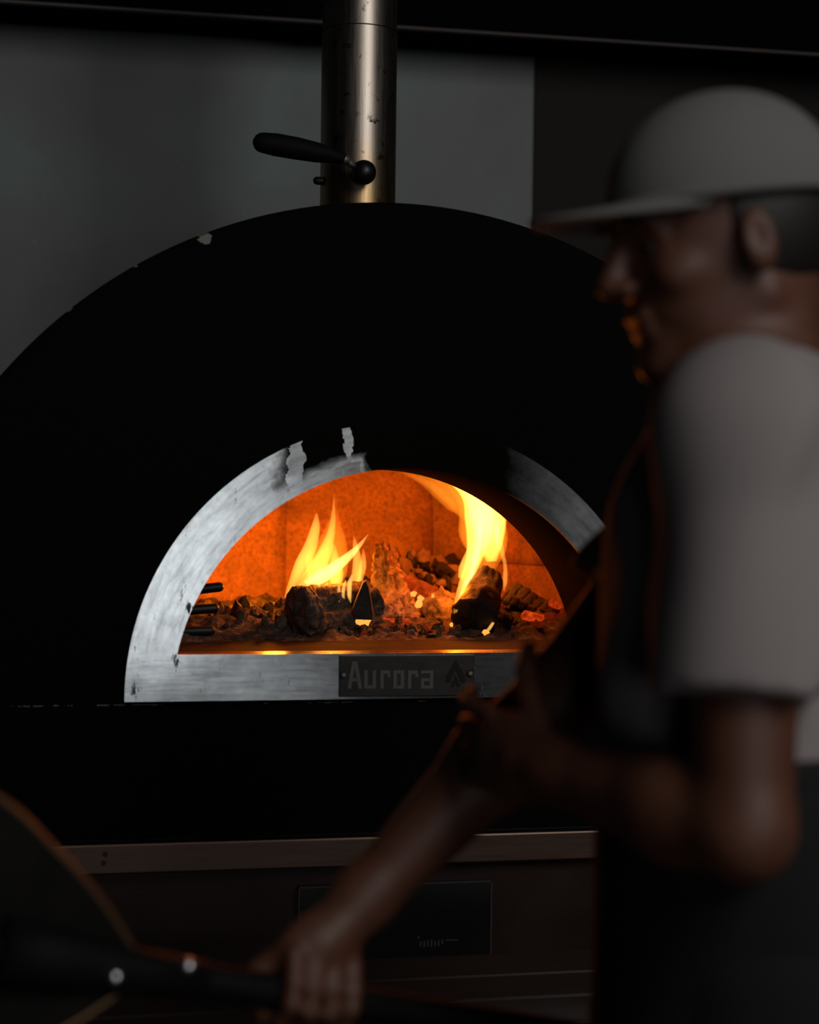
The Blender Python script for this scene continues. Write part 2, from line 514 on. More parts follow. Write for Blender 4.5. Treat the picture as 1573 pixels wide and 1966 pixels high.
v = coords(mt)
L(mt, ramp(mt, noise_tex(mt, v, 4, 4), [(0.3, (0.02, 0.016, 0.014)), (0.7, (0.04, 0.033, 0.03))]), BS(mt).inputs['Base Color'])
# person
mt = M['skin'] = mat('brown_skin', (0.30, 0.155, 0.095), 0.55)
BS(mt).inputs['Subsurface Weight'].default_value = 0.0
v = coords(mt)
L(mt, ramp(mt, noise_tex(mt, v, 14, 4), [(0.3, (0.085, 0.029, 0.015)), (0.7, (0.125, 0.045, 0.025))]), BS(mt).inputs['Base Color'])
mt = M['shirt'] = mat('grey_cotton', (0.27, 0.235, 0.23), 0.95)
v = coords(mt)
bump(mt, noise_tex(mt, v, 500, 2), 0.2, 0.001)
mt = M['cap'] = mat('light_grey_cloth', (0.15, 0.142, 0.138), 0.95)
v = coords(mt)
bump(mt, noise_tex(mt, v, 450, 2), 0.2, 0.001)
M['apron'] = mat('black_cloth', (0.006, 0.006, 0.006), 0.95)
M['hair'] = mat('black_hair', (0.008, 0.006, 0.005), 0.6)
M['eye_white'] = mat('eye_white', (0.10, 0.09, 0.08), 0.6)
M['iris'] = mat('dark_iris', (0.02, 0.01, 0.006), 0.2)
# peel
mt = M['peel'] = mat('blackened_metal', (0.012, 0.011, 0.010), 0.7)
BS(mt).inputs['Specular IOR Level'].default_value = 0.1
v = coords(mt)
L(mt, ramp(mt, noise_tex(mt, v, 12, 4), [(0.3, (0.003, 0.0028, 0.0025)), (0.75, (0.009, 0.008, 0.0065))]), BS(mt).inputs['Base Color'])
M['peel_rim'] = mat('worn_bronze_edge', (0.13, 0.075, 0.04), 0.5, 0.8)
M['rivet'] = mat('polished_rivet', (0.75, 0.77, 0.8), 0.3, 1.0)

# ------------------------------------------------------------------ the room
fl = box('floor', (-3.0, -5.0, -0.06), (3.2, 1.45, 0.0), M['floor'])
tag(fl, kind='structure')
YW = 1.32
seam = Wy(1026, 300, YW).x
wb = empty('wall_back', (0, YW, 0))
tag(wb, kind='structure')
def wall_panel(x0, x1, mt, y):
    o = box('wall_panel', (x0, y - YW, 0.0), (x1, y - YW + 0.06, 3.2), mt, wb, 0.003)
    return o
wall_panel(-3.0, seam - 0.002, M['wall'], YW)
wall_panel(seam + 0.002, 3.2, M['wall_brown'], YW + 0.012)
hz = Wy(300, 30, 1.12).z
hood = empty('trim_1', (0, 1.12, hz))
tag(hood, kind='structure')
box('hood_casing', (-2.0, 0.0, 0.012), (2.2, 0.195, 0.75), M['black_paint'], hood, 0.004)
box('hood_lip', (-2.0, -0.006, 0.006), (2.2, 0.012, 0.012), M['lip'], hood, 0.002)

# ------------------------------------------------------------------ the oven
oven = empty('pizza_oven', (0, 0, 0))
tag(oven, 'black domed wood-fired pizza oven with steel-framed arched mouth and flue', 'oven')
def arc(cx, cz, r, a0, a1, n):
    return [(cx + r * math.cos(math.radians(a0 + (a1 - a0) * i / n)), cz + r * math.sin(math.radians(a0 + (a1 - a0) * i / n))) for i in range(n + 1)]
# facade plate with an arched hole: quads between the outer outline and the mouth
aD = math.degrees(math.asin((ZD - IZ) / R_IN))
aB = math.degrees(math.asin((ZD - ZC) / R_BACK))
def facade():
    n = 96
    inner = arc(IX, IZ, R_IN, aD, 180 - aD, n)
    outer = []
    for i in range(n + 1):
        a = math.radians(180 * i / n)
        outer.append((FX + FR * math.cos(a), FZ + FR * math.sin(a)))
    bm = bmesh.new()
    layers = []
    ybev = ((0.012, 0.0), (0.004, -0.0035), (0.0, -0.012))
    vi = [bm.verts.new((x, 0.0, z)) for x, z in inner]
    vib = [bm.verts.new((x, 0.03, z)) for x, z in inner]
    rings = []
    for y, g in ybev:
        rings.append([bm.verts.new((FX + (FR + g) * math.cos(PI * i / n), y, FZ + (FR + g) * math.sin(PI * i / n))) for i in range(n + 1)])
    rings.insert(0, [bm.verts.new((x, 0.05, z)) for x, z in outer])
    for a, b in zip(rings[:-1], rings[1:]):
        for i in range(n):
            bm.faces.new((a[i], a[i + 1], b[i + 1], b[i]))
    last = rings[-1]
    for i in range(n):
        bm.faces.new((last[i], last[i + 1], vi[i + 1], vi[i]))
        bm.faces.new((vi[i], vi[i + 1], vib[i + 1], vib[i]))
    # below the springing line
    lr, ll = bm.verts.new((FX + FR - 0.012, 0, ZF0)), bm.verts.new((FX - FR + 0.012, 0, ZF0))
    dr, dl = bm.verts.new((vi[0].co.x, 0, ZF0)), bm.verts.new((vi[-1].co.x, 0, ZF0))
    bm.faces.new((lr, last[0], vi[0], dr))
    bm.faces.new((dr, vi[0], vi[-1], dl))
    bm.faces.new((dl, vi[-1], last[-1], ll))
    br, bl = bm.verts.new((FX + FR, 0.05, ZF0)), bm.verts.new((FX - FR, 0.05, ZF0))
    bm.faces.new((lr, last[0], rings[0][0], br))
    bm.faces.new((ll, last[-1], rings[0][-1], bl))
    return from_bm('front_plate', bm)
obj('front_plate', facade(), M['facade'], oven)
# body vault behind
bm = bmesh.new()
n = 48
ys = (0.03, 0.7, 0.95, 1.08, 1.14)
sc_ = (1.0, 1.0, 0.95, 0.82, 0.6)
rings = []
for y, s_ in zip(ys, sc_):
    rr = (FR - 0.012) * s_
    ring = [bm.verts.new((FX - rr, y, ZF0))]
    ring += [bm.verts.new((FX + rr * math.cos(PI - PI * i / n), y, FZ + rr * math.sin(PI * i / n))) for i in range(n + 1)]
    ring += [bm.verts.new((FX + rr, y, ZF0))]
    rings.append(ring)
for a, b in zip(rings[:-1], rings[1:]):
    for i in range(len(a) - 1):
        bm.faces.new((a[i], a[i + 1], b[i + 1], b[i]))
bm.faces.new(rings[-1])
obj('dome_shell', from_bm('dome_shell', bm, False), M['black_paint'], oven)
# mouth frame (ring + sill) 12 mm proud of the black front
aF = math.degrees(math.asin((ZFB - OZ) / R_OUT))
fo = arc(OX, OZ, R_OUT, aF, 180 - aF, 80)
fi = arc(IX, IZ, R_IN, 180 - aD, aD, 80)
bm = bmesh.new()
def strip(y):
    return [bm.verts.new((x, y, z)) for x, z in fo], [bm.verts.new((x, y, z)) for x, z in fi[::-1]]
o0, i0 = strip(-0.014)
o1, i1 = strip(0.004)
for k in range(80):
    bm.faces.new((o0[k], o0[k + 1], i0[k + 1], i0[k]))
    bm.faces.new((o0[k], o1[k], o1[k + 1], o0[k + 1]))
    bm.faces.new((i0[k], i0[k + 1], i1[k + 1], i1[k]))
bm.faces.new((o0[0], i0[0], i0[-1], o0[-1]))
bm.faces.new((o0[0], o0[-1], o1[-1], o1[0]))
bm.faces.new((i0[0], i1[0], i1[-1], i0[-1]))
obj('mouth_frame', from_bm('mouth_frame', bm), M['frame'], oven)
# tunnel vault between frame and chamber
bm = bmesh.new()
TD = 0.17
ai = arc(IX, IZ, R_IN, aD, 180 - aD, 64)
ab = arc(0, ZC, R_BACK, aB, 180 - aB, 64)
ao = arc(0, ZC, R_BACK + 0.05, aB, 180 - aB, 64)
r0 = [bm.verts.new((x, -0.002, z)) for x, z in ai]
r1 = [bm.verts.new((x, TD, z)) for x, z in ab]
r2 = [bm.verts.new((x, TD, z)) for x, z in ao]
for k in range(64):
    bm.faces.new((r0[k], r0[k + 1], r1[k + 1], r1[k]))
    bm.faces.new((r1[k], r1[k + 1], r2[k + 1], r2[k]))
obj('mouth_vault', from_bm('mouth_vault', bm, True), M['soot_brick'], oven)
# hearth
box('hearth_slab', (-0.62, 0.034, ZD - 0.09), (0.62, 1.1, ZD - 0.002), M['deck'], oven, 0.004)
box('threshold_plate', (-R_IN + 0.005, -0.006, ZD - 0.02), (R_IN - 0.005, 0.032, ZD), M['threshold'], oven, 0.004)
# refractory lining: ring of wall panels + ring of vault panels
CHY, CHR = 0.44, 0.43
lin = empty('refractory_lining', (0, CHY, ZD))
lin.parent = oven
def lining_pt(az, s, off):
    """az deg clockwise from the back (+y), s = path 0..1 up the profile"""
    zj = 0.17
    if s < 0.4:
        r, z = CHR + off, zj * s / 0.4
        nz = 0
    else:
        a = (s - 0.4) / 0.6 * PI / 2
        r = CHR * (0.10 + 0.90 * math.cos(a)) + off * math.cos(a)
        z = zj + 0.27 * math.sin(a) + off * math.sin(a)
    return Vector((r * math.sin(math.radians(az)), r * math.cos(math.radians(az)), z))
def panel(az0, az1, s0, s1, name='refractory_panel', nu=5, nv=6):
    vs_, fs = [], []
    for off in (0.0, 0.035):
        for j in range(nv + 1):
            for i in range(nu + 1):
                g = 0.0
                if off == 0.0:
                    if i in (0, nu) or j in (0, nv): g = 0.0025
                p = lining_pt(az0 + (az1 - az0) * i / nu, s0 + (s1 - s0) * j / nv, off + g)
                vs_.append(p)
    st, base = nu + 1, (nu + 1) * (nv + 1)
    for j in range(nv):
        for i in range(nu):
            a = j * st + i
            fs.append((a, a + 1, a + st + 1, a + st))
            fs.append((base + a, base + a + st, base + a + st + 1, base + a + 1))
    for i in range(nu):
        fs.append((i, base + i, base + i + 1, i + 1))
        t = nv * st + i
        fs.append((t, t + 1, base + t + 1, base + t))
    for j in range(nv):
        a = j * st
        fs.append((a, a + st, base + a + st, base + a))
        a = j * st + nu
        fs.append((a, base + a, base + a + st, a + st))
    return obj(name, mesh(name, vs_, fs, True), M['clay'], lin)
JOINTS = [-115, -88, -62, -37, -9, 32, 60, 88, 115]
for a, b in zip(JOINTS[:-1], JOINTS[1:]):
    if a < 20:
        panel(a + 0.12, b - 0.12, 0.0, 0.88, nv=12)
    else:
        panel(a + 0.12, b - 0.12, 0.0, 0.248)
        panel(a + 0.12, b - 0.12, 0.252, 0.88, nv=9)
for a, b in ((-180, -60), (-60, 60), (60, 180)):
    panel(a + 0.3, b - 0.3, 0.883, 1.0, nu=10, nv=3)
# name plate on the sill
zs0, zs1 = ZFB, ZD
pl0, pl1 = Wy(651, 1300, -0.016), Wy(910, 1300, -0.016)
PLT, _, _ = steel('dark_plate_steel', (0.075, 0.07, 0.066), 0.5, (1, 1, 2))
np_ = box('name_plate', (pl0.x, -0.018, zs0 + 0.004), (pl1.x, -0.0135, zs1 - 0.003), PLT, oven, 0.0012)
def plate_box(name, px0, py0, px1, py1, mt, th=0.0012):
    a, b = Wy(px0, py1, -0.018), Wy(px1, py0, -0.018)
    return (a.x, -0.018 - th, a.z), (b.x, -0.0178, b.z)
LET = mat('engraved_letter', (0.16, 0.15, 0.14), 0.5, 0.7)
def letter(rects):
    bm = bmesh.new()
    for r in rects:
        lo, hi = plate_box('', *r, None)
        box_bm(bm, lo, hi)
    o = obj('letter', from_bm('letter', bm), LET, np_)
    return o
def poly_mark(name, loops, mt, parent, th=0.0012, y=-0.018):
    bm = bmesh.new()
    for lp in loops:
        vs_ = [bm.verts.new(Wy(px, py, y)) for px, py in lp]
        f = bm.faces.new(vs_)
        r = bmesh.ops.extrude_face_region(bm, geom=[f])
        for g in r['geom']:
            if isinstance(g, bmesh.types.BMVert):
                g.co.y -= th
    return obj(name, from_bm(name, bm), mt, parent)
poly_mark('letter', [[(667, 1322), (676, 1270), (686, 1270), (695, 1322), (688, 1322), (681, 1282), (674, 1322)], [(676, 1302), (687, 1302), (688, 1308), (675, 1308)]], LET, np_)
letter([(699, 1287, 706, 1322), (706, 1316, 715, 1322), (715, 1287, 722, 1322)])
letter([(730, 1287, 737, 1322), (737, 1287, 749, 1294), (744, 1294, 750, 1300)])
letter([(755, 1287, 762, 1322), (762, 1287, 769, 1293), (762, 1316, 769, 1322), (769, 1287, 776, 1322)])
letter([(783, 1287, 790, 1322), (790, 1287, 802, 1294), (797, 1294, 803, 1300)])
letter([(808, 1287, 825, 1293), (825, 1287, 832, 1322), (808, 1302, 825, 1308), (808, 1308, 814, 1322), (814, 1316, 825, 1322)])
EMB = mat('dark_engraved_mark', (0.02, 0.018, 0.016), 0.5, 0.6)
emb = poly_mark('flame_emblem', [[(857, 1310), (857, 1298), (875, 1266), (893, 1298), (893, 1310), (886, 1310), (875, 1284), (864, 1310)],
                                 [(866, 1318), (875, 1296), (884, 1318), (878, 1318), (875, 1309), (872, 1318)]], EMB, np_)
for px, py in ((660, 1295), (903, 1292)):
    p = Wy(px, py, -0.018)
    tube('screw', [p, p + Vector((0, -0.003, 0))], 0.0055, M['black_metal'], np_, 12, round_ends=False)
    q = p + Vector((0, -0.003, 0))
    tube('screw_washer', [q, q + Vector((0, -0.0012, 0))], 0.003, M['dull_steel'], np_, 10)

# flue with damper handle
FLX, FLY, FLR = Wy(688, 300, 0.27).x, 0.27, 0.0645
fx = [(1.62, FLR), (Wy(690, 45, 0.21).z - 0.0015, FLR)]
def pipe(name, z0, z1, r, mt, seg=64):
    nz_ = max(2, int((z1 - z0) / 0.05))
    v, f = tube_data([(FLX, FLY, z0 + (z1 - z0) * i / nz_) for i in range(nz_ + 1)], r, seg, 1.0, False)
    return obj(name, mesh(name, v, f, True), mt, oven)
zj = Wy(690, 46, 0.21).z
pipe('flue_pipe', 1.60, zj - 0.0012, FLR, M['flue'])
pipe('flue_pipe', zj + 0.0012, 2.9, FLR - 0.0008, M['flue'])
pipe('flue_joint', zj - 0.0025, zj + 0.0025, FLR - 0.0022, M['black_metal'], 48)
dh = empty('damper_handle', (0, 0, 0))
dh.parent = oven
yk = FLY - FLR - 0.03
tube('spindle', [Wy(693, 332, FLY - FLR + 0.01), Wy(693, 332, yk)], 0.007, M['black_metal'], dh, 12)
kn = Wy(699, 331, yk)
bm = bmesh.new()
bmesh.ops.create_uvsphere(bm, u_segments=20, v_segments=14, radius=0.0205)
for v_ in bm.verts: v_.co += kn
obj('knob', from_bm('knob', bm, True), M['black_plastic'], dh)
tube('lever', [Wy(692, 326, yk + 0.004), Wy(655, 303, yk), Wy(600, 290, yk)], 0.0062, M['dull_steel'], dh, 12)
tube('ferrule', [Wy(672, 309, yk), Wy(645, 300, yk)], 0.0078, M['dull_steel'], dh, 14)
gp = [Wy(656, 303, yk), Wy(610, 293, yk), Wy(570, 285, yk), Wy(530, 278, yk), Wy(505, 274, yk)]
tube('grip', gp, [0.0095, 0.0165, 0.0185, 0.0188, 0.0168], M['grip_black'], dh, 18, round_ends=True)
bp = Wy(609, 347, FLY - 0.01)
tube('pivot_bolt', [bp + Vector((0.014, 0, 0)), bp], 0.007, M['black_metal'], dh, 10, round_ends=True)

# stand below
ra, rb = Vector((0, 0, 0.842)), Vector((0, 0, 0.796))
box('stand_rail', (-0.95, -0.03, rb.z), (0.95, 0.0, ra.z), M['rail'], oven, 0.003)
for px, py in ((202, 1640), (199, 1657)):
    p = Wy(px, py, -0.0302)
    tube('rail_rivet', [p, p + Vector((0, -0.002, 0))], 0.004, M['black_metal'], oven, 10)
sz0 = 0.42
box('stand_panel', (-0.95, 0.0, sz0), (0.95, 0.02, rb.z - 0.001), M['stand'], oven, 0.002)
for px, py in ((270, 1712), (277, 1724)):
    p = Wy(px, py, -0.0002)
    tube('panel_screw', [p, p + Vector((0, -0.002, 0))], 0.004, M['black_metal'], oven, 10)
for x0 in (-0.93, 0.88):
    box('stand_leg', (x0, 0.02, 0.0), (x0 + 0.05, 0.07, sz0 + 0.3), M['black_metal'], oven, 0.003)
    box('stand_leg', (x0, 1.0, 0.0), (x0 + 0.05, 1.05, sz0 + 0.42), M['black_metal'], oven, 0.003)
box('stand_top', (-0.95, 0.001, ra.z - 0.012), (0.95, 1.1, ZF0 + 0.001), M['black_metal'], oven, 0.002)
dp0, dp1 = Wy(571, 1885, -0.012), Wy(945, 1690, -0.012)
dplate = box('drawer_front', (dp0.x, -0.012, dp0.z), (dp1.x, 0.0, dp1.z), M['black_gloss'], oven, 0.002)
for lo, hi in (((dp0.x, -0.0135, dp1.z - 0.002), (dp1.x, -0.0118, dp1.z)), ((dp0.x, -0.0135, dp0.z), (dp0.x + 0.0018, -0.0118, dp1.z)),
               ((dp1.x - 0.0018, -0.0135, dp0.z), (dp1.x, -0.0118, dp1.z)), ((dp0.x, -0.0135, dp0.z), (dp1.x, -0.0118, dp0.z + 0.0015))):
    box('drawer_edge', lo, hi, M['outline'], dplate)
poly_mark('printed_mark', [[(717, 1777), (719, 1773), (722, 1773), (723, 1776), (724, 1768), (727, 1768), (725, 1778)]], M['faint_print'], dplate, 0.0005, -0.012)
bars = []
for k, (x, y0, y1) in enumerate(((802, 1797, 1803), (806, 1807, 1818), (813, 1806, 1819), (820, 1805, 1817), (827, 1804, 1818), (834, 1806, 1816), (841, 1805, 1816), (848, 1804, 1812))):
    bars.append([(x, y0), (x + 3, y0), (x + 3, y1), (x, y1)])
bars.append([(856, 1804), (880, 1803), (880, 1805), (856, 1806)])
poly_mark('printed_mark', bars, M['faint_print'], dplate, 0.0005, -0.012)

# ------------------------------------------------------------------ work table in front of the oven
tb = empty('work_table', (0, -0.5, 0))
tag(tb, 'dark varnished wooden work table below the oven mouth', 'table')
TZ = 0.70
for k in range(6):
    y0 = -0.82 + k * 0.105
    box('table_plank', (-1.0, y0 + 0.5, TZ - 0.03), (1.0, y0 + 0.5 + 0.1025, TZ), M['table'], tb, 0.0025)
for x0 in (-0.95, 0.89):
    for y0 in (-0.78, -0.29):
        box('leg', (x0, y0 + 0.5, 0), (x0 + 0.06, y0 + 0.56, TZ - 0.028), M['table'], tb, 0.004)

# ------------------------------------------------------------------ fire guard tines at the left jamb
gd = empty('log_guard', Wy(340, 1225, 0.24))
tag(gd, 'black iron log guard with three blunt bars behind the left jamb', 'fire guard')
go = Vector(gd.location)
go.z = ZD
gd.location = go
base = Vector((-0.365, 0.24, 0))
post = [Vector((base.x, 0.24, ZD - 0.001)), Vector((base.x, 0.24, ZD + 0.15))]
tube('post', [p - go for p in post], 0.009, M['black_metal'], gd, 10)
for (xa, ya), (xb, yb) in (((330, 1142), (421, 1127)), ((300, 1176), (412, 1168)), ((290, 1214), (404, 1211))):
    a = Wy(xb, yb, 0.24)
    b = Wy(xa, ya, 0.24)
    b = Vector((base.x, 0.24, b.z))
    tube('bar', [b - go, (a + b) / 2 - go, a - go], 0.0082, M['black_metal'], gd, 12, round_ends=True)

# ------------------------------------------------------------------ ash bed (uncountable)
random.seed(4)
def ash_height(x, y):
    h = 0.006
    rr = math.hypot(x, y - CHY)
    az = math.degrees(math.atan2(x, y - CHY))
    h += 0.022 * max(0, (rr - 0.26) / 0.16)                      # banked towards the wall
    h += 0.075 * math.exp(-(((x - 0.03) / 0.12) ** 2 + ((y - 0.58) / 0.12) ** 2))
    h += 0.03 * math.exp(-(((x + 0.18) / 0.16) ** 2 + ((y - 0.42) / 0.1) ** 2))
    h += 0.03 * math.exp(-(((x - 0.25) / 0.12) ** 2 + ((y - 0.42) / 0.1) ** 2))
    h += 0.014 * fbm((x, y, 0.3), 14, 4) + 0.008 * fbm((x, y, 5.3), 60, 3)
    edge = min(1.0, max(0.0, (y - 0.205 - 0.02 * noise.noise(Vector((x * 22, 1.3, 0)))) / 0.05))
    return h * edge - 0.004
vs_, fs = [], []
nx, ny = 130, 110
for j in range(ny + 1):
    for i in range(nx + 1):
        x = -0.42 + 0.84 * i / nx
        y = 0.19 + 0.67 * j / ny
        dx, dy = x, y - CHY
        rr = math.hypot(dx, dy)
        if rr > CHR - 0.004:
            x, y = dx / rr * (CHR - 0.004), CHY + dy / rr * (CHR - 0.004)
        vs_.append((x, y, ZD + ash_height(x, y)))
for j in range(ny):
    for i in range(nx):
        a = j * (nx + 1) + i
        q = (a, a + 1, a + nx + 2, a + nx + 1)
        fs.append(q)
ash = obj('ash_bed', mesh('ash_bed', vs_, fs, True), M['ash_dark'])
tag(ash, 'lumpy grey wood ash banked across the oven floor', 'ash', kind='stuff')

# ------------------------------------------------------------------ logs
def log_mesh(name, p0, p1, r0, r1, seed, squash=1.0, ridge=0.10, crack=0.12, nring=56, seg=40, bend=(0, 0, 0), taper_ends=0.15, wedge=0.0, freq=9, carve=0.0):
    p0, p1 = Vector(p0), Vector(p1)
    pts = [p0.lerp(p1, i / nring) + Vector(bend) * math.sin(PI * i / nring) for i in range(nring + 1)]
    fr = frames(pts)
    Ln = (p1 - p0).length
    vs_, fs = [], []
    so_ = Vector((seed * 3.7, seed * 1.9, seed * 5.3))
    for i, (p, t, n, b) in enumerate(fr):
        u = i / nring
        r = r0 + (r1 - r0) * u
        e = 1.0
        if u < 0.04: e = 1 - taper_ends * (1 - u / 0.04) ** 2
        if u > 0.96: e = 1 - taper_ends * ((u - 0.96) / 0.04) ** 2
        for k in range(seg):
            a = 2 * PI * k / seg
            q = Vector((math.cos(a), math.sin(a), 0))
            f = 1 + 0.16 * noise.noise(Vector((q.x * 1.1, q.y * 1.1, u * 2)) + so_)
            f += ridge * noise.noise(Vector((q.x * 4.5, q.y * 4.5, u * Ln * 14)) + so_)
            f += ridge * 0.5 * noise.noise(Vector((q.x * 11, q.y * 11, u * Ln * 50)) + so_)
            c_ = abs(((u * freq + 0.45 * noise.noise(Vector((q.x * 1.6, q.y * 1.6, u * 3)) + so_)) % 1.0) - 0.5) * 2
            f -= crack * max(0.0, 1 - c_ / 0.22)
            f -= wedge * max(0.0, math.cos(2 * a + 0.6))
            if carve:
                da = (a - math.radians(62) + PI) % (2 * PI) - PI
                g_ = math.exp(-(da / 0.75) ** 2) * max(0.0, min(1.0, (u - 0.14) / 0.10)) * max(0.0, min(1.0, (0.97 - u) / 0.1))
                f -= carve * g_ * (1 - 0.35 * max(0.0, 1 - c_ / 0.35)) + 0.10 * g_ * max(0.0, 1 - c_ / 0.3)
            vs_.append(p + n * (math.cos(a) * r * f * e) + b * (math.sin(a) * r * f * e * squash))
    for i in range(nring):
        for k in range(seg):
            fs.append((i * seg + k, i * seg + (k + 1) % seg, (i + 1) * seg + (k + 1) % seg, (i + 1) * seg + k))
    # domed rough ends
    for end, i in ((0, 0), (1, nring)):
        p, t, n, b = fr[i]
        sg = -1 if end == 0 else 1
        prev = [i * seg + k for k in range(seg)]
        for s_ in (0.72, 0.4):
            cur = []
            for k in range(seg):
                co = p + (Vector(vs_[i * seg + k]) - p) * s_
                co = co + t * sg * (0.006 * (1 - s_) + 0.006 * noise.noise(co * 70 + so_))
                cur.append(len(vs_))
                vs_.append(co)
            for k in range(seg):
                q = (prev[k], prev[(k + 1) % seg], cur[(k + 1) % seg], cur[k])
                fs.append(q if end else q[::-1])
            prev = cur
        ci = len(vs_)
        vs_.append(p + t * sg * 0.005)
        for k in range(seg):
            q = (prev[k], prev[(k + 1) % seg], ci)
            fs.append(q if end else q[::-1])
    return mesh(name, vs_, fs, True)
def log(label, p0, p1, r0, r1, seed, mt, group='burning logs in the oven', **kw):
    me = log_mesh('log', p0, p1, r0, r1, seed, **kw)
    o = obj('log', me, mt)
    tag(o, label, 'log', group)
    return o
# left log, its sawn end toward the camera, burning on top
l1 = log('thick charred log with cross cracks burning under the left flames', Wy(568, 1180, 0.28), Wy(712, 1164, 0.36), 0.047, 0.046, 1, M['bark'], crack=0.08, ridge=0.16, freq=14, nring=120, seg=72, carve=0.62)
# split wedge: a pointed, many-faced block
bm = bmesh.new()
prof_w = [(679, 1190), (676, 1168), (686, 1142), (697, 1116), (703, 1112), (709, 1124), (714, 1150), (718, 1178), (717, 1190)]
lay_w = []
for Y_, k_ in ((0.288, 0.90), (0.296, 1.0), (0.315, 0.97), (0.335, 0.85)):
    row = []
    for q, (px, py) in enumerate(prof_w):
        p = Wy(698 + (px - 698) * k_, 1190 + (py - 1190) * (k_ * 0.5 + 0.5), Y_)
        row.append(bm.verts.new(p + Vector((0.0015, 0.002, 0.0015)) * noise.noise(p * 90)))
    lay_w.append(row)
nw_ = len(prof_w)
for r0_, r1_ in zip(lay_w[:-1], lay_w[1:]):
    for q in range(nw_):
        bm.faces.new((r0_[q], r0_[(q + 1) % nw_], r1_[(q + 1) % nw_], r1_[q]))
bm.faces.new(lay_w[0])
bm.faces.new(lay_w[-1][::-1])
wd = obj('log', from_bm('log', bm), M['char'])
tag(wd, 'short black pointed log stub at right end of the left fire', 'log', 'burning logs in the oven')
# right black log leaning up, seen along its side
log('big black log leaning upright under the tall right flame', Wy(910, 1190, 0.28), Wy(938, 1106, 0.36), 0.048, 0.028, 3, M['char'], ridge=0.14, crack=0.0, squash=0.9)
log('dark knotty log lying behind the big black log at right', Wy(975, 1160, 0.42), Wy(1100, 1208, 0.33), 0.040, 0.022, 4, M['char'], ridge=0.2, crack=0.1)
log('low black branch on the floor at far right of the oven', Wy(985, 1208, 0.32), Wy(1085, 1222, 0.28), 0.017, 0.012, 5, M['char'], ridge=0.2)
log('grey ash-coated stick leaning in the middle of the ember heap', Wy(768, 1210, 0.42), Wy(736, 1052, 0.58), 0.040, 0.018, 6, M['ash'], ridge=0.6, crack=0.2, nring=80, seg=56, freq=6)
log('broad ash-white log lying flat before the leaning stick', Wy(722, 1172, 0.40), Wy(772, 1178, 0.48), 0.026, 0.022, 7, M['ash'], ridge=0.5, crack=0.1, nring=30, seg=28)
log('pale ash-coated slab right of the glowing ember bar', Wy(842, 1160, 0.44), Wy(862, 1190, 0.38), 0.032, 0.024, 12, M['ash'], ridge=0.45, crack=0.06, nring=30, seg=28)
e1 = obj('ember', log_mesh('ember', Wy(780, 1118, 0.50), Wy(838, 1140, 0.46), 0.015, 0.012, 8, ridge=0.1, crack=0.04, nring=24, seg=20), M['ember'])
tag(e1, 'long glowing red ember bar in the middle of the heap', 'ember')
e2 = obj('ember', log_mesh('ember', Wy(722, 1205, 0.37), Wy(788, 1208, 0.37), 0.019, 0.017, 9, ridge=0.2, crack=0.1, nring=24, seg=20), M['ember'])
tag(e2, 'glowing red grained ember at the front of the ash heap', 'ember')
e3 = obj('ember', log_mesh('ember', Wy(1006, 1180, 0.33), Wy(1066, 1198, 0.31), 0.010, 0.008, 10, ridge=0.4, crack=0.2, nring=24, seg=20), M['ember'])
tag(e3, 'bright red ember strip below the knotty log at right', 'ember')
e4 = obj('ember', log_mesh('ember', Wy(1058, 1156, 0.34), Wy(1070, 1164, 0.34), 0.008, 0.006, 11, ridge=0.4, nring=16, seg=16), M['ember'])
tag(e4, 'tiny red ember on top of the knotty log near the right jamb', 'ember')

# lumps of charcoal and ash: few shapes shared by many
shapes = []
for s_ in range(8):
    bm = bmesh.new()
    bmesh.ops.create_icosphere(bm, subdivisions=2, radius=1.0)
    for v_ in bm.verts:
        q = v_.co.copy()
        v_.co *= 1 + 0.55 * noise.noise(q * 1.3 + Vector((s_ * 5, 0, 0))) + 0.5 * abs(noise.noise(q * 3.3 + Vector((0, s_ * 7, 0)))) + 0.22 * noise.noise(q * 7 + Vector((s_, 0, 3)))
    shapes.append(from_bm('charcoal_lump', bm, False))
def lumps(shape_mt, items, name, label, cat, group):
    local = [s_.copy() for s_ in shapes]
    for me in local:
        me.materials.clear()
        me.materials.append(shape_mt)
    for i, (p, r) in enumerate(items):
        o = obj(name, local[i % 8], None)
        o.location = p
        o.scale = (r * random.uniform(0.7, 1.6), r * random.uniform(0.6, 1.1), r * random.uniform(0.5, 0.9))
        o.rotation_euler = (random.uniform(0, 6), random.uniform(0, 6), random.uniform(0, 6))
        tag(o, label, cat, group)
def ground(x, y):
    return ZD + ash_height(x, y)
# heap in the middle
items = []
for k in range(70):
    px, py = random.uniform(745, 885), random.uniform(1062, 1125)
    lim = 1062 + (px - 790) * 0.30 if px > 790 else 1075
    if py < lim: py = lim + random.uniform(0, 20)
    items.append((Wy(px, py, 0.60 + random.uniform(-0.05, 0.02) - (py - 1080) * 0.0012), random.uniform(0.007, 0.015)))
lumps(M['ash'], items[:42], 'charcoal_lump', 'small grey ash-covered lump in the heap between the two fires', 'charcoal', 'ash-covered lumps in the middle heap')
lumps(M['char'], items[42:], 'charcoal_lump', 'small black charcoal lump in the heap between the two fires', 'charcoal', 'black lumps in the middle heap')
items = []
for k in range(46):
    px = random.uniform(400, 560)
    p = Wy(px, 1205, random.uniform(0.30, 0.62))
    p.z = ground(p.x, p.y) + 0.004
    if math.hypot(p.x, p.y - CHY) < CHR - 0.03:
        items.append((p, random.uniform(0.006, 0.014)))
lumps(M['cinder'], items[:len(items) // 2], 'charcoal_lump', 'small ash-brown cinder scattered along the oven floor left of the log', 'cinder', 'ash-brown cinders left of the log')
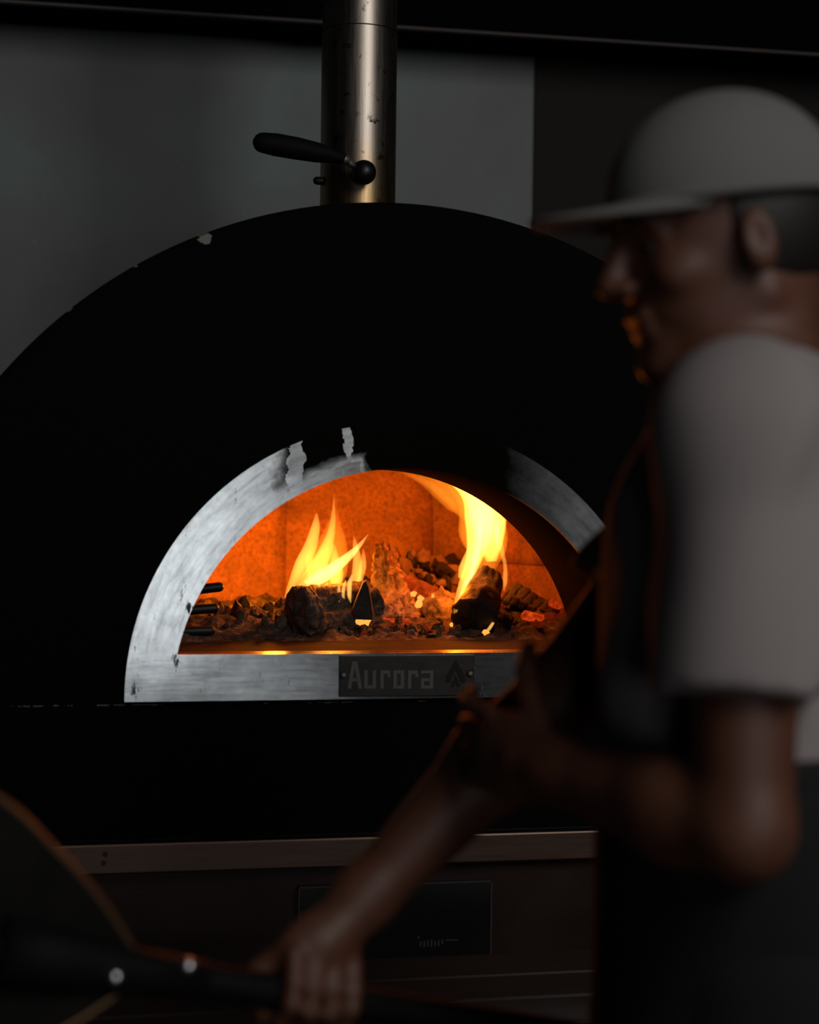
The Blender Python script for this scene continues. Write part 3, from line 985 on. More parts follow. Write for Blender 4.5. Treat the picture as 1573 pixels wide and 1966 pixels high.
lumps(M['char'], items[len(items) // 2:], 'charcoal_lump', 'small black lump scattered along the oven floor left of the log', 'charcoal', 'black lumps left of the log')
items = []
for k in range(60):
    px = random.uniform(620, 880)
    y = random.uniform(0.25, 0.36)
    p = Wy(px, 1220, y)
    p.z = ground(p.x, y) + 0.003
    items.append((p, random.uniform(0.004, 0.011)))
lumps(M['cinder'], items[:34], 'charcoal_lump', 'tiny brown cinder along the front of the ash heap', 'cinder', 'brown cinders at the front of the hearth')
lumps(M['char'], items[34:50], 'charcoal_lump', 'tiny black cinder along the front of the ash heap', 'cinder', 'black cinders at the front of the hearth')
lumps(M['ember_dim'], items[50:], 'ember', 'tiny half-faded red ember along the front of the ash heap', 'ember', 'red embers at the front of the hearth')
items = []
for k in range(22):
    px = random.uniform(950, 1085)
    y = random.uniform(0.25, 0.40)
    p = Wy(px, 1215, y)
    p.z = ground(p.x, y) + 0.004
    if math.hypot(p.x, p.y - CHY) < CHR - 0.03:
        items.append((p, random.uniform(0.006, 0.013)))
lumps(M['char'], items[:len(items) // 2], 'charcoal_lump', 'small black lump under the dark logs at right', 'charcoal', 'black lumps at the right')
lumps(M['ember_dim'], items[len(items) // 2:], 'ember', 'small fading red ember under the dark logs at right', 'ember', 'fading embers at the right')
hot = [((688, 1192, 0.30), 0.009, 'yellow-hot coal under the left side of the pointed log stub'),
       ((706, 1191, 0.30), 0.008, 'yellow-hot coal under the right side of the pointed log stub'),
       ((811, 1152, 0.44), 0.009, 'larger yellow-hot coal below the glowing ember bar'),
       ((832, 1150, 0.43), 0.009, 'yellow-hot coal at right end of the glowing ember bar'),
       ((804, 1160, 0.43), 0.006, 'small yellow-hot coal lowest below the glowing ember bar'),
       ((933, 1215, 0.26), 0.007, 'yellow-hot coal at the foot of the thin flame by the black log'),
       ((867, 1199, 0.26), 0.0035, 'tiny yellow spark at the lower left of the big black log'),
       ((794, 1140, 0.45), 0.006, 'small yellow-hot coal at left end of the ember bar')]
for a_, r_, lb in hot:
    lumps(M['ember_hot'], [(Wy(*a_), r_)], 'ember', lb, 'ember', 'yellow-hot coals among the logs')

# ------------------------------------------------------------------ flames (glowing gas bodies)
def tongue(parent, pts, mt, seg=18, n=26, name='flame_tongue', thick=0.55):
    """pts: (px, py, depth Y, half width in px)"""
    S = spline(pts, n)
    P, R = [], []
    for px, py, Y, hw in S:
        p = Wy(px, py, Y)
        s_ = (Wy(px + 1, py, Y) - p).length
        P.append(p)
        R.append(max(0.0004, hw * s_))
    vs_, fs = [], []
    fr = []
    for i, p in enumerate(P):
        t = (P[min(i + 1, n - 1)] - P[max(0, i - 1)]).normalized()
        b = t.cross(Vector((0, 1, 0))).normalized()
        fr.append((p, t, b, t.cross(b)))
    o_ = Vector(parent.location)
    for (p, t, b, d_), r in zip(fr, R):
        for k in range(seg):
            a = 2 * PI * k / seg
            vs_.append(p + b * (math.cos(a) * r) + d_ * (math.sin(a) * r * thick) - o_)
    for i in range(n - 1):
        for k in range(seg):
            fs.append((i * seg + k, i * seg + (k + 1) % seg, (i + 1) * seg + (k + 1) % seg, (i + 1) * seg + k))
    fs.append(tuple(range(seg - 1, -1, -1)))
    fs.append(tuple((n - 1) * seg + k for k in range(seg)))
    bm = bmesh.new()
    me = mesh(name, vs_, fs, True)
    bm.from_mesh(me)
    bmesh.ops.recalc_face_normals(bm, faces=bm.faces)
    bm.to_mesh(me)
    bm.free()
    return obj(name, me, mt, parent)
fl1 = empty('flame', Wy(630, 1125, 0.37))
tag(fl1, 'cluster of yellow flame tongues rising from the left log', 'flame', 'flames in the oven')
tongue(fl1, [(548, 1148, .35, 3), (562, 1120, .36, 9), (580, 1085, .37, 15), (596, 1050, .38, 13), (606, 1012, .38, 9), (608, 985, .38, 2)], M['flame'])
tongue(fl1, [(575, 1128, .38, 8), (602, 1100, .39, 16), (620, 1070, .40, 15), (634, 1030, .40, 9), (640, 995, .40, 5), (641, 955, .40, 1)], M['flame'])
tongue(fl1, [(585, 1118, .33, 3), (612, 1110, .33, 13), (640, 1092, .33, 12), (665, 1072, .33, 9), (688, 1050, .33, 5), (707, 1026, .33, 1)], M['flame_hot'])
tongue(fl1, [(645, 1128, .38, 10), (645, 1100, .39, 15), (643, 1072, .39, 9), (640, 1045, .39, 3)], M['flame'])
tongue(fl1, [(678, 1150, .40, 4), (684, 1115, .40, 10), (686, 1080, .40, 9), (683, 1050, .40, 6), (679, 1028, .40, 1)], M['flame'])
tongue(fl1, [(690, 1120, .42, 6), (697, 1085, .42, 7), (698, 1055, .42, 2)], M['flame'])
for x, y0, y1, wd in ((626, 1132, 1172, 5), (648, 1138, 1182, 6), (612, 1126, 1152, 3.5), (592, 1120, 1136, 3), (672, 1118, 1158, 4.5), (660, 1128, 1150, 3.5)):
    tongue(fl1, [(x + 4, y0 - 14, .315, 2), (x, y0, .312, wd), (x - 1, (y0 + y1) / 2 + 4, .308, wd), (x + 2, y1, .305, 1)], M['flame_hot'], n=14, seg=12)
tongue(fl1, [(610, 1115, .36, 30), (625, 1090, .40, 44), (638, 1045, .42, 30), (642, 990, .42, 9), (643, 940, .42, 2)], M['flame_soft'])
fl2 = empty('flame', Wy(900, 1150, 0.38))
tag(fl2, 'tall pale flame sweeping up from the right log along the vault', 'flame', 'flames in the oven')
tongue(fl2, [(872, 1178, .28, 2), (880, 1150, .29, 7), (893, 1118, .31, 12), (908, 1080, .35, 15), (917, 1040, .38, 22), (922, 1000, .40, 30), (915, 965, .41, 26), (890, 935, .42, 14), (850, 915, .42, 4)], M['flame'])
tongue(fl2, [(876, 1176, .28, 1.5), (890, 1135, .29, 5), (905, 1100, .32, 6), (917, 1060, .36, 7), (920, 1020, .38, 5), (922, 990, .39, 1)], M['flame_hot'])
tongue(fl2, [(884, 1110, .36, 5), (890, 1090, .38, 9), (905, 1060, .40, 10), (912, 1030, .40, 3)], M['flame'])
tongue(fl2, [(944, 1078, .42, 10), (942, 1050, .42, 22), (940, 1015, .42, 32), (935, 985, .42, 36), (920, 955, .42, 30), (890, 930, .42, 18), (855, 912, .42, 6)], M['flame'])
tongue(fl2, [(968, 1135, .40, 1.5), (970, 1115, .40, 5), (970, 1085, .40, 4), (964, 1060, .41, 5), (958, 1030, .41, 8), (960, 990, .41, 6), (962, 960, .41, 1)], M['flame'])
tongue(fl2, [(955, 1050, .41, 2), (954, 1025, .41, 5), (955, 1005, .41, 3), (956, 990, .41, 1)], M['flame_hot'])
tongue(fl2, [(905, 990, .44, 16), (885, 960, .45, 30), (850, 935, .46, 26), (815, 917, .46, 16), (775, 905, .46, 4)], M['flame_soft'])
tongue(fl2, [(890, 1000, .44, 3), (868, 968, .44, 7), (838, 940, .44, 7), (805, 920, .44, 5), (770, 908, .44, 2)], M['flame_soft'])
tongue(fl2, [(930, 1100, .42, 16), (932, 1075, .42, 30), (932, 1040, .43, 44), (920, 1000, .44, 44), (895, 960, .44, 20), (860, 930, .44, 4)], M['flame_soft'])
fl3 = empty('flame', Wy(950, 1200, 0.28))
tag(fl3, 'thin yellow flame licking up the right edge of the black log', 'flame', 'flames in the oven')
tongue(fl3, [(932, 1216, .26, 3), (941, 1205, .26, 3.5), (950, 1190, .27, 2.5), (956, 1170, .29, 1.8), (954, 1150, .31, .8)], M['flame_hot'])

# ------------------------------------------------------------------ the person: implicit surfaces -> continuous meshes
class Field:
    def __init__(s, lo, hi, res):
        s.lo, s.res = np.array(lo, float), res
        s.n = np.ceil((np.array(hi) - s.lo) / res).astype(int) + 1
        s.D = np.full(s.n, 0.08, np.float32)
    def region(s, lo, hi):
        a = np.clip(np.floor((np.array(lo) - s.lo) / s.res).astype(int), 0, s.n)
        b = np.clip(np.ceil((np.array(hi) - s.lo) / s.res).astype(int) + 1, 0, s.n)
        if np.any(b <= a): return None, None
        ax = [(s.lo[i] + s.res * np.arange(a[i], b[i])).astype(np.float32) for i in range(3)]
        return (slice(a[0], b[0]), slice(a[1], b[1]), slice(a[2], b[2])), np.meshgrid(*ax, indexing='ij', sparse=True)
    def merge(s, sl, d, k, sub=False):
        cur = s.D[sl]
        if sub: cur, d = -cur, d
        if k > 0:
            h = np.clip(0.5 + 0.5 * (d - cur) / k, 0, 1)
            out = d + (cur - d) * h - k * h * (1 - h)
        else:
            out = np.minimum(cur, d)
        s.D[sl] = -out if sub else out
    def cone(s, a, b, ra, rb, k=0.01, sub=False):
        a, b = np.array(a, float), np.array(b, float)
        mrg = max(ra, rb) + k + 0.03
        sl, g = s.region(np.minimum(a, b) - mrg, np.maximum(a, b) + mrg)
        if sl is None: return
        X, Y, Z = g
        ab = b - a
        l2 = max(float(ab @ ab), 1e-9)
        h = np.clip(((X - a[0]) * ab[0] + (Y - a[1]) * ab[1] + (Z - a[2]) * ab[2]) / l2, 0, 1)
        d = np.sqrt((X - a[0] - h * ab[0]) ** 2 + (Y - a[1] - h * ab[1]) ** 2 + (Z - a[2] - h * ab[2]) ** 2) - (ra + (rb - ra) * h)
        s.merge(sl, d, k, sub)
    def ell(s, c, axes, rad, k=0.01, sub=False):
        """axes: three unit vectors, rad: three radii"""
        c = np.array(c, float)
        ext = sum(np.abs(np.array(a)) * r for a, r in zip(axes, rad)) + k + 0.03
        sl, g = s.region(c - ext, c + ext)
        if sl is None: return
        X, Y, Z = g
        k0 = 0; k1 = 0
        for a, r in zip(axes, rad):
            q = (X - c[0]) * a[0] + (Y - c[1]) * a[1] + (Z - c[2]) * a[2]
            k0 = k0 + (q / r) ** 2
            k1 = k1 + (q / (r * r)) ** 2
        k0, k1 = np.sqrt(k0), np.sqrt(k1)
        d = np.where(k1 > 1e-6, k0 * (k0 - 1) / np.maximum(k1, 1e-6), -min(rad))
        s.merge(sl, d.astype(np.float32), k, sub)
    def cut(s, p, nrm, lo=None, hi=None):
        """remove the side the normal points to"""
        lo = s.lo if lo is None else lo
        hi = s.lo + s.res * s.n if hi is None else hi
        sl, g = s.region(lo, hi)
        X, Y, Z = g
        d = (X - p[0]) * nrm[0] + (Y - p[1]) * nrm[1] + (Z - p[2]) * nrm[2]
        s.D[sl] = np.maximum(s.D[sl], d)
    def ripple(s, fn):
        sl, g = s.region(s.lo, s.lo + s.res * s.n)
        s.D[sl] = s.D[sl] + fn(*g).astype(np.float32)
    def to_mesh(s, name):
        D = s.D
        nx, ny, nz = D.shape
        ins = D < 0
        cnt = np.zeros((nx - 1, ny - 1, nz - 1), np.int8)
        for i in (0, 1):
            for j in (0, 1):
                for k in (0, 1):
                    cnt += ins[i:nx - 1 + i, j:ny - 1 + j, k:nz - 1 + k]
        act = (cnt > 0) & (cnt < 8)
        idx = np.argwhere(act)
        vid = np.full(act.shape, -1, np.int32)
        vid[act] = np.arange(len(idx))
        acc = np.zeros((len(idx), 3)); num = np.zeros(len(idx))
        corners = [(i, j, k) for i in (0, 1) for j in (0, 1) for k in (0, 1)]
        for c0 in corners:
            for ax in range(3):
                if c0[ax]: continue
                c1 = list(c0); c1[ax] = 1
                d0 = D[idx[:, 0] + c0[0], idx[:, 1] + c0[1], idx[:, 2] + c0[2]]
                d1 = D[idx[:, 0] + c1[0], idx[:, 1] + c1[1], idx[:, 2] + c1[2]]
                mk = (d0 < 0) != (d1 < 0)
                t = np.where(mk, d0 / np.where(mk, d0 - d1, 1), 0)
                for a in range(3):
                    val = c0[a] + (t if a == ax else 0)
                    acc[:, a] += np.where(mk, val, 0)
                num += mk
        V = s.lo + s.res * (idx + acc / num[:, None])
        F = []
        for ax in range(3):
            o1, o2 = [(1, 2), (2, 0), (0, 1)][ax]
            sl0 = [slice(1, -1)] * 3; sl1 = [slice(1, -1)] * 3
            sl0[ax] = slice(0, -1); sl1[ax] = slice(1, None)
            a, b = ins[tuple(sl0)], ins[tuple(sl1)]
            e = np.argwhere(a != b)
            flip = a[tuple(e.T)]
            off = np.ones(3, int); off[ax] = 0
            e = e + off
            def cell(d1, d2):
                q = e.copy(); q[:, o1] -= d1; q[:, o2] -= d2
                return vid[q[:, 0], q[:, 1], q[:, 2]]
            quad = np.stack([cell(1, 1), cell(0, 1), cell(0, 0), cell(1, 0)], 1)
            quad[~flip] = quad[~flip][:, ::-1]
            F.append(quad)
        F = np.concatenate(F)
        me = bpy.data.meshes.new(name)
        me.vertices.add(len(V)); me.vertices.foreach_set('co', V.astype(np.float32).ravel())
        me.loops.add(len(F) * 4); me.loops.foreach_set('vertex_index', F.astype(np.int32).ravel())
        me.polygons.add(len(F)); me.polygons.foreach_set('loop_start', np.arange(0, len(F) * 4, 4, dtype=np.int32))
        me.update(calc_edges=True)
        me.polygons.foreach_set('use_smooth', [True] * len(F))
        me.validate()
        return me

# pose
fwd0 = -rv0                                     # walking to the left of the picture
side = -Vector((dv.x, dv.y, 0)).normalized()    # the person's left = toward the camera
UP = Vector((0, 0, 1))
yaw = math.radians(18)
def rot_z(v_, a):
    return Vector((v_.x * math.cos(a) - v_.y * math.sin(a), v_.x * math.sin(a) + v_.y * math.cos(a), v_.z))
FB, LB = rot_z(fwd0, -yaw), rot_z(side, -yaw)
hp = math.radians(13)
FH0, LH = rot_z(fwd0, math.radians(10)), rot_z(side, math.radians(10))
FH = FH0 * math.cos(hp) - UP * math.sin(hp)
UH = UP * math.cos(hp) + FH0 * math.sin(hp)
HC = W(1378, 466, 1.5)
HS = 0.97
def H(f, u, l):
    return HC + (FH * f + UH * u + LH * l) * HS
shN, shF = W(1432, 842, 1.34), W(1465, 826, 1.66)
elN, wrN = W(1425, 1592, 1.29), W(1075, 1482, 1.43)
elF, wrF = W(1080, 1330, 1.62), W(700, 1722, 1.54)
neck0 = H(-0.035, -0.06, 0)
sh_mid = (shN + shF) / 2
neck1 = sh_mid + UP * 0.035 + FB * 0.0
pel = Vector((sh_mid.x, sh_mid.y, 0.98)) - FB * 0.03
knee = [pel + LB * 0.10 + FB * 0.05 - UP * 0.47, pel - LB * 0.10 + FB * 0.12 - UP * 0.47]
foot = [Vector((pel.x, pel.y, 0.09)) + LB * 0.11 - FB * 0.06, Vector((pel.x, pel.y, 0.09)) - LB * 0.11 + FB * 0.16]

body = Field((-0.42, -1.62, -0.005), (0.62, -0.62, 1.78), 0.0042)
AX = (FH, LH, UH)
S_ = HS
body.ell(H(-0.015, 0.03, 0), AX, (0.098 * S_, 0.076 * S_, 0.096 * S_), 0.0)
body.ell(H(0.032, -0.035, 0), AX, (0.062 * S_, 0.057 * S_, 0.074 * S_), 0.03)
for s_ in (-1, 1):
    body.cone(H(-0.012, -0.055, s_ * 0.050), H(0.062, -0.098, s_ * 0.018), 0.017, 0.014, 0.02)
    body.cone(H(0.086, 0.026, s_ * 0.010), H(0.074, 0.028, s_ * 0.045), 0.010, 0.009, 0.012)
    body.ell(H(0.058, -0.022, s_ * 0.044), AX, (0.022, 0.016, 0.016), 0.015)
    body.ell(H(0.100, -0.026, s_ * 0.012), AX, (0.009, 0.009, 0.007), 0.006)
body.ell(H(0.083, -0.100, 0), AX, (0.016, 0.020, 0.016), 0.015)
body.ell(H(0.074, -0.080, 0), AX, (0.016, 0.024, 0.018), 0.015)
body.cone(H(0.089, 0.022, 0), H(0.112, -0.020, 0), 0.008, 0.0115, 0.010)
body.cone(H(0.090, -0.052, -0.018), H(0.090, -0.052, 0.018), 0.0075, 0.0075, 0.006)
body.cone(H(0.086, -0.066, -0.015), H(0.086, -0.066, 0.015), 0.0085, 0.0085, 0.006)
for s_ in (-1, 1):
    body.ell(H(0.092, 0.006, s_ * 0.031), AX, (0.016, 0.017, 0.010), 0.005, True)
    body.cone(H(0.079, 0.0125, s_ * 0.019), H(0.0795, 0.0145, s_ * 0.031), 0.0042, 0.0046, 0.004)
    body.cone(H(0.0795, 0.0145, s_ * 0.031), H(0.068, 0.0115, s_ * 0.046), 0.0046, 0.0042, 0.004)
    body.cone(H(0.077, -0.0015, s_ * 0.019), H(0.0765, -0.0035, s_ * 0.031), 0.0038, 0.0042, 0.004)
    body.cone(H(0.0765, -0.0035, s_ * 0.031), H(0.067, -0.001, s_ * 0.046), 0.0042, 0.0038, 0.004)
    body.ell(H(-0.006, -0.010, s_ * 0.080), AX, (0.017, 0.012, 0.029), 0.004)
    body.ell(H(-0.003, -0.004, s_ * 0.094), AX, (0.010, 0.008, 0.018), 0.004, True)
body.cone(H(0.080, -0.059, -0.02), H(0.080, -0.059, 0.02), 0.0035, 0.0035, 0.002, True) if False else None
body.cone(neck0, neck1, 0.051, 0.057, 0.025)
# torso (under the clothes)
BX = (FB, LB, UP)
chest = sh_mid - UP * 0.16 + FB * 0.015
belly = sh_mid - UP * 0.36 + FB * 0.01
body.ell(chest, BX, (0.095, 0.15, 0.18), 0.05)
body.ell(belly, BX, (0.09, 0.13, 0.18), 0.05)
body.ell(pel, BX, (0.095, 0.145, 0.13), 0.05)
for p in (shN, shF):
    body.cone(neck1, p, 0.05, 0.05, 0.04)
# arms
body.cone(shN, elN, 0.050, 0.039, 0.03)
body.cone(elN, elN.lerp(wrN, 0.35), 0.040, 0.043, 0.015)
body.cone(elN.lerp(wrN, 0.35), wrN, 0.043, 0.027, 0.02)
body.cone(shF, elF, 0.050, 0.040, 0.03)
body.cone(elF, elF.lerp(wrF, 0.35), 0.040, 0.043, 0.015)
body.cone(elF.lerp(wrF, 0.35), wrF, 0.043, 0.027, 0.02)
# far hand gripping the peel handle
hA, hB = W(205, 1856, 1.40), W(760, 1938, 1.545)       # handle axis
ax = (hB - hA).normalized()
HR = 0.0155
hp_ = hA + ax * ((W(606, 1880, 1.5) - hA).dot(ax))
v1 = hp_ - wrF
v1 = (v1 - ax * v1.dot(ax)).normalized()                # from the wrist to the handle
w1 = ax.cross(v1).normalized()
if w1.dot(dv) < 0: w1 = -w1                             # far side
palm = hp_ - v1 * (HR + 0.020)
AXH = (ax, v1, w1)
body.cone(wrF, palm - v1 * 0.012, 0.027, 0.026, 0.02)
body.ell(palm, AXH, (0.043, 0.034, 0.019), 0.015)
rf = HR + 0.0085
for q, off in enumerate((-0.031, -0.0105, 0.010, 0.030)):
    ln = (0.92, 1.0, 0.98, 0.85)[q]
    pr = [palm + ax * off * 1.0 + w1 * (-0.012)]
    for phi in (62, 118, 178, 228):
        f_ = math.radians(phi * (1 if phi < 70 else ln))
        pr.append(hp_ + ax * off + (-v1 * math.cos(f_) - w1 * math.sin(f_)) * rf)
    for i_ in range(len(pr) - 1):
        body.cone(pr[i_], pr[i_ + 1], 0.0095 - 0.0006 * i_, 0.0092 - 0.0008 * i_, 0.004)
th = [palm - ax * 0.030 + w1 * 0.006]
for phi, o_ in ((-55, -0.046), (-110, -0.046), (-160, -0.038)):
    f_ = math.radians(phi)
    th.append(hp_ + ax * o_ + (-v1 * math.cos(f_) - w1 * math.sin(f_)) * rf)
for i_ in range(3):
    body.cone(th[i_], th[i_ + 1], 0.0125 - 0.001 * i_, 0.0110 - 0.001 * i_, 0.005)
# near hand, relaxed, slightly curled
hd = (wrN - elN).normalized()
hn = (LB - hd * LB.dot(hd)).normalized()               # back of the hand faces the camera
hs = hd.cross(hn).normalized()
if hs.z < 0: hs = -hs                                  # thumb side is up
AXN = (hd, hs, hn)
pc_ = wrN + hd * 0.052
body.cone(wrN, pc_ - hd * 0.015, 0.026, 0.024, 0.02)
body.ell(pc_, AXN, (0.050, 0.041, 0.0165), 0.015)
def chain(base, d_, bend_axis, lens, angs, r):
    p = Vector(base)
    for i_, (l_, a_) in enumerate(zip(lens, angs)):
        d_ = Matrix.Rotation(math.radians(a_), 3, bend_axis) @ d_
        q = p + d_ * l_
        body.cone(p, q, r * (1 - 0.08 * i_), r * (1 - 0.08 * (i_ + 1)), 0.004)
        p = q
sgn = 1 if (Matrix.Rotation(0.3, 3, hs) @ hd).dot(hn) < 0 else -1
for q, off in enumerate((0.030, 0.010, -0.010, -0.029)):
    l0 = (0.043, 0.047, 0.044, 0.035)[q]
    chain(pc_ + hd * 0.034 + hs * off, hd + hs * off * 2.2, hs, (l0, l0 * 0.62, l0 * 0.52), [sgn * a for a in ((14, 26, 20), (18, 30, 22), (22, 32, 22), (26, 34, 22))[q]], 0.0092)
chain(pc_ - hd * 0.018 + hs * 0.030 - hn * 0.006, (hd * 0.75 + hs * 0.62 - hn * 0.25).normalized(), hs, (0.038, 0.032, 0.026), [sgn * a for a in (4, 12, 14)], 0.0115)
# legs inside the trousers
for kn_, ft in zip(knee, foot):
    hipj = pel + (LB * 0.09 if kn_ is knee[0] else -LB * 0.09)
    body.cone(hipj, kn_, 0.075, 0.05, 0.03)
    body.cone(kn_, ft, 0.05, 0.035, 0.02)
    body.cone(ft - UP * 0.045, ft - UP * 0.055 + FB * 0.11, 0.032, 0.028, 0.02)
person = empty('person', Vector((pel.x, pel.y, 0)))
tag(person, 'person in grey shirt and cap walking left, one hand on the peel handle', 'person')
po = Vector(person.location)
def person_part(name, field, mt, parent=None):
    me = field.to_mesh(name)
    me.transform(Matrix.Translation(-po))
    return obj(name, me, mt, parent or person)
person_part('body', body, M['skin'])
# shirt
sh = Field((-0.25, -1.55, 0.95), (0.62, -0.62, 1.62), 0.006)
sh.ell(chest + UP * 0.005, BX, (0.122, 0.178, 0.20), 0.0)
sh.ell(belly, BX, (0.118, 0.160, 0.22), 0.06)
for p in (shN, shF):
    sh.cone(neck1 - UP * 0.018, p, 0.066, 0.068, 0.05)
hemN = shN.lerp(elN, 0.66)
hemF = shF.lerp(elF, 0.66)
sh.cone(neck1, neck1 + (neck0 - neck1) * 0.30, 0.076, 0.070, 0.02)
def sleeve(a, b):
    sl_ = Field((-0.25, -1.55, 0.95), (0.62, -0.62, 1.62), 0.006)
    e_ = a + (b - a) * 1.3
    sl_.cone(a, e_, 0.070, 0.070, 0)
    n_ = (b - a).normalized()
    sl_.cut(b, n_)
    return sl_
for a, b in ((shN, hemN), (shF, hemF)):
    f_ = sleeve(a, b)
    d_, cur, k_ = f_.D, sh.D, 0.035
    h_ = np.clip(0.5 + 0.5 * (d_ - cur) / k_, 0, 1)
    far = np.minimum(d_, cur) > 0.03
    sh.D = np.where(far, np.minimum(d_, cur), d_ + (cur - d_) * h_ - k_ * h_ * (1 - h_)).astype(np.float32)
sh.ripple(lambda X, Y, Z: 0.0035 * np.sin(34 * Z + 16 * X + 5 * np.sin(9 * X + 7 * Y)) + 0.0025 * np.sin(60 * X - 38 * Z + 4 * np.sin(14 * Y)) + 0.0 * Y)
# sharp hem at the neck
nd = (neck0 - neck1).normalized()
pcol = neck1 + (neck0 - neck1) * 0.34
sh.cut(pcol, nd, np.array(pcol) - 0.10, np.array(pcol) + 0.10)
sh.cut(Vector((0, 0, 1.12)), (0, 0, -1))
person_part('shirt', sh, M['shirt'])
# apron + trousers
tr = Field((-0.25, -1.62, 0.0), (0.62, -0.62, 1.20), 0.008)
tr.ell(pel + UP * 0.17 + FB * 0.02, BX, (0.142, 0.176, 0.22), 0.0)
tr.ell(pel + UP * 0.10, BX, (0.130, 0.168, 0.19), 0.0)
tr.ell(pel, BX, (0.128, 0.172, 0.16), 0.04)
for kn_, ft in zip(knee, foot):
    hipj = pel + (LB * 0.09 if kn_ is knee[0] else -LB * 0.09)
    tr.cone(hipj, kn_, 0.095, 0.072, 0.03)
    tr.cone(kn_, ft + UP * 0.02, 0.072, 0.06, 0.03)
tr.cut(Vector((0, 0, 1.165)), (0, 0, 1))
tr.cut(Vector((0, 0, 0.075)), (0, 0, -1))
person_part('trousers', tr, M['apron'])
ap = Field((-0.25, -1.62, 0.3), (0.62, -0.62, 1.16), 0.007)
ap.ell(pel + UP * 0.09 + FB * 0.008, BX, (0.160, 0.190, 0.24), 0.0)
ap.ell(pel - UP * 0.25 + FB * 0.03, BX, (0.16, 0.195, 0.32), 0.08)
ap.cut(Vector((0, 0, 1.145)), (0, 0, 1))
ap.cut(Vector((0, 0, 0.52)), (0, 0, -1))
ap.cut(pel - FB * 0.06, -FB)
person_part('apron', ap, M['apron'])
for ft in foot:
    f_ = Field(np.array(ft) - (0.35, 0.35, 0.1), np.array(ft) + (0.35, 0.35, 0.1), 0.006)
    f_.cone(ft - UP * 0.045 - FB * 0.03, ft - UP * 0.05 + FB * 0.15, 0.044, 0.040, 0)
    f_.cone(ft - UP * 0.03, ft + UP * 0.02, 0.046, 0.044, 0.02)
    f_.cut(Vector((0, 0, 0.001)), (0, 0, -1))
    person_part('shoe', f_, M['apron'])
# hair below the cap, cap crown and bill
hr = Field(np.array(HC) - 0.2, np.array(HC) + 0.2, 0.005)
hr.ell(H(-0.020, 0.020, 0), AX, (0.100 * S_, 0.0795 * S_, 0.098 * S_), 0.0)
hr.cut(H(0.012, 0, 0), FH)
hr.cut(H(-0.03, -0.055, 0), (-UH * 0.9 + FH * 0.15).normalized())
person_part('hair', hr, M['hair'])
cp = Field(np.array(HC) - 0.24, np.array(HC) + 0.24, 0.005)
cp.ell(H(-0.014, 0.038, 0), AX, (0.112 * S_, 0.091 * S_, 0.100 * S_), 0.0)
cutn = (-UH + FH * 0.10).normalized()
cp.cut(H(0, 0.034, 0), cutn)
cap_ = person_part('cap', cp, M['cap'])
# hem band and bill
ring = []
for i in range(49):
    f_ = 2 * PI * i / 48
    ff = -0.014 + 0.1115 * math.cos(f_)
    ring.append(H(ff, 0.037 + 0.1 * ff, 0.0905 * math.sin(f_)) - po)
tube('cap_band', ring, 0.0052, M['cap'], cap_, 10)
vs_, fs = [], []
nb, na = 8, 32
for lay in (0.0, 0.0045):
    for j in range(nb + 1):
        for i in range(na + 1):
            f_ = math.radians(-72 + 144 * i / na)
            fi_ = -0.014 + 0.108 * math.cos(f_)
            ff = fi_ + (0.078 * math.cos(f_) ** 1.1) * j / nb
            ll = 0.088 * math.sin(f_) * (1 - 0.10 * j / nb * math.cos(f_))
            u_ = 0.040 + 0.1 * fi_ + 0.004 * j / nb - 0.016 * math.sin(f_) ** 2 * (j / nb) - lay
            vs_.append(H(ff, u_, ll) - po)
st_ = na + 1
bs_ = st_ * (nb + 1)
for j in range(nb):
    for i in range(na):
        a = j * st_ + i
        fs.append((a, a + 1, a + st_ + 1, a + st_))
        fs.append((bs_ + a, bs_ + a + st_, bs_ + a + st_ + 1, bs_ + a + 1))
for i in range(na):
    a = nb * st_ + i
    fs.append((a, a + 1, bs_ + a + 1, bs_ + a))
for j in range(nb):
    for a in (j * st_, j * st_ + na):
        fs.append((a, a + st_, bs_ + a + st_, bs_ + a))
obj('bill', mesh('bill', vs_, fs, True), M['cap'], cap_)
for s_ in (-1, 1):
    bm = bmesh.new()
    bmesh.ops.create_uvsphere(bm, u_segments=16, v_segments=10, radius=0.0115)
    c0 = H(0.0685, 0.006, s_ * 0.031) - po
    for v_ in bm.verts: v_.co += c0
    e_ = obj('eye', from_bm('eye', bm, True), M['eye_white'], person)
    bm = bmesh.new()
    bmesh.ops.create_uvsphere(bm, u_segments=12, v_segments=8, radius=0.006)
    for v_ in bm.verts: v_.co += c0 + FH * 0.0062
    obj('iris', from_bm('iris', bm, True), M['iris'], e_)
    tube('eyebrow', [H(0.094, 0.031, s_ * 0.012) - po, H(0.090, 0.036, s_ * 0.028) - po, H(0.078, 0.033, s_ * 0.046) - po], [0.003, 0.0035, 0.002], M['hair'], person, 8)

# ------------------------------------------------------------------ pizza peel in the hand
peel = empty('pizza_peel', hA)
tag(peel, 'dark metal pizza peel with black handle held low at left', 'peel')
ha, hb = hA - hA, hB + ax * 0.28 - hA
tube('handle', [ha - ax * 0.10, hb], HR, M['grip_black'], peel, 20, round_ends=True)
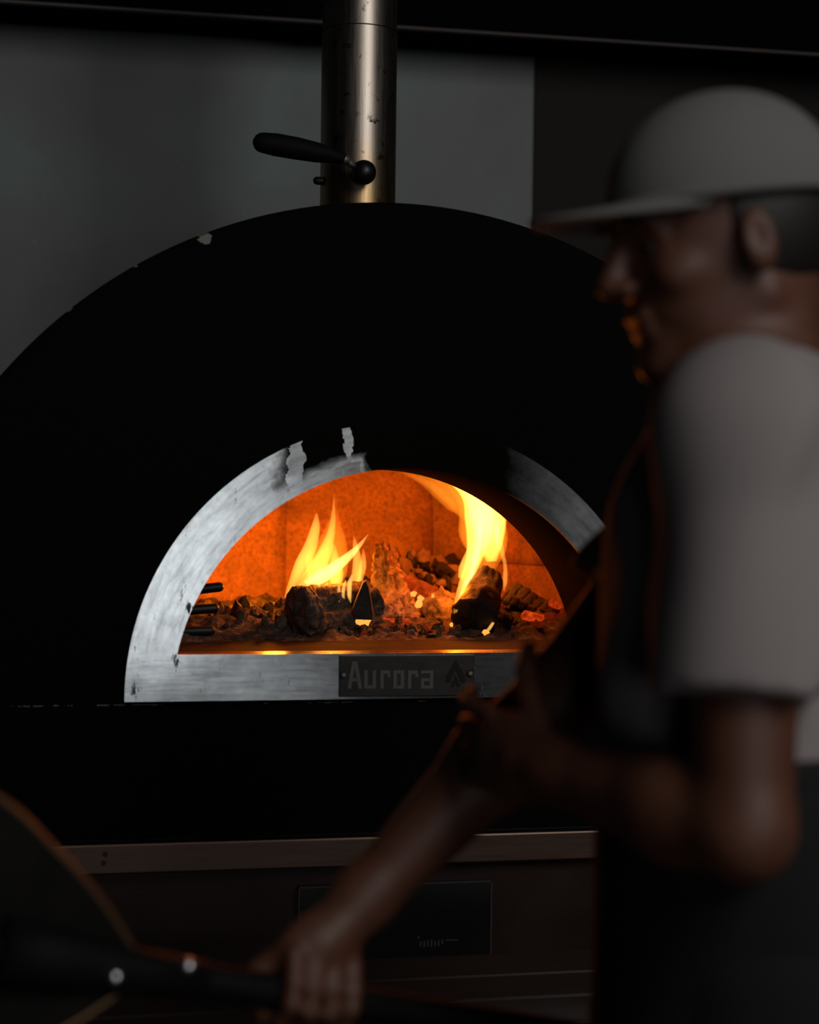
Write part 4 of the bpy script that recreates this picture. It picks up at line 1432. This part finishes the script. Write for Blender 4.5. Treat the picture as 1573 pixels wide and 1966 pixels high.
# blade plane: contains the handle axis, tipped so that it faces the camera
bu = (uv - ax * uv.dot(ax)).normalized()
bn = ax.cross(bu).normalized()
prof = []   # (along axis from hA, half width): shoulder widening to the left
edge_px = [(258, 1826), (232, 1785), (205, 1745), (150, 1678), (95, 1622), (50, 1575), (0, 1535), (-60, 1500), (-150, 1470), (-260, 1462), (-370, 1490), (-440, 1580), (-470, 1700), (-478, 1800)]
def on_plane(px, py):
    q = ray(px, py)
    n_ = bn
    return CAM + q * ((hA - CAM).dot(n_) / q.dot(n_))
E = [on_plane(*e_) - hA for e_ in edge_px]
E = [Vector(p) for p in spline([tuple(e_) for e_ in E], 40)]
ub = [(p.dot(ax), p.dot(bu)) for p in E]
vs_, fs = [], []
for lay in (-0.0012, 0.0012):
    for a_, h_ in ub:
        for s_ in (1, -1):
            vs_.append(ax * a_ + bu * h_ * s_ + bn * lay)
n_ = len(ub)
for i in range(n_ - 1):
    a = 2 * i
    b = 2 * n_ + 2 * i
    fs += [(a, a + 1, a + 3, a + 2), (b, b + 2, b + 3, b + 1), (a, a + 2, b + 2, b), (a + 1, b + 1, b + 3, a + 3)]
fs += [(0, 2 * n_, 2 * n_ + 1, 1), (2 * n_ - 2, 2 * n_ - 1, 4 * n_ - 1, 4 * n_ - 2)]
obj('blade', mesh('blade', vs_, fs), M['peel'], peel)
for s_ in (1, -1):
    tube('rim', [ax * a_ + bu * h_ * s_ for a_, h_ in ub], [0.0032] * n_, M['peel_rim'], peel, 10)
# socket bracket and rivets
bm = bmesh.new()
pts = [(-0.10, 0.030), (-0.04, 0.026), (0.03, 0.019), (0.09, 0.0175)]
tube('socket', [ax * a_ for a_, _ in pts], [h_ for _, h_ in pts], M['grip_black'], peel, 20)
for px, py in ((200, 1862), (345, 1846)):
    a_ = (on_plane(px, py) - hA)
    c0 = ax * a_.dot(ax) + bu * (a_.dot(bu))
    rr = 0.019 if px > 300 else 0.026
    nrm = -bn if bn.dot(dv) > 0 else bn
    tube('rivet', [c0 + nrm * (rr - 0.004), c0 + nrm * (rr - 0.001)], [0.0068, 0.0066], M['rivet'], peel, 16, round_ends=True)
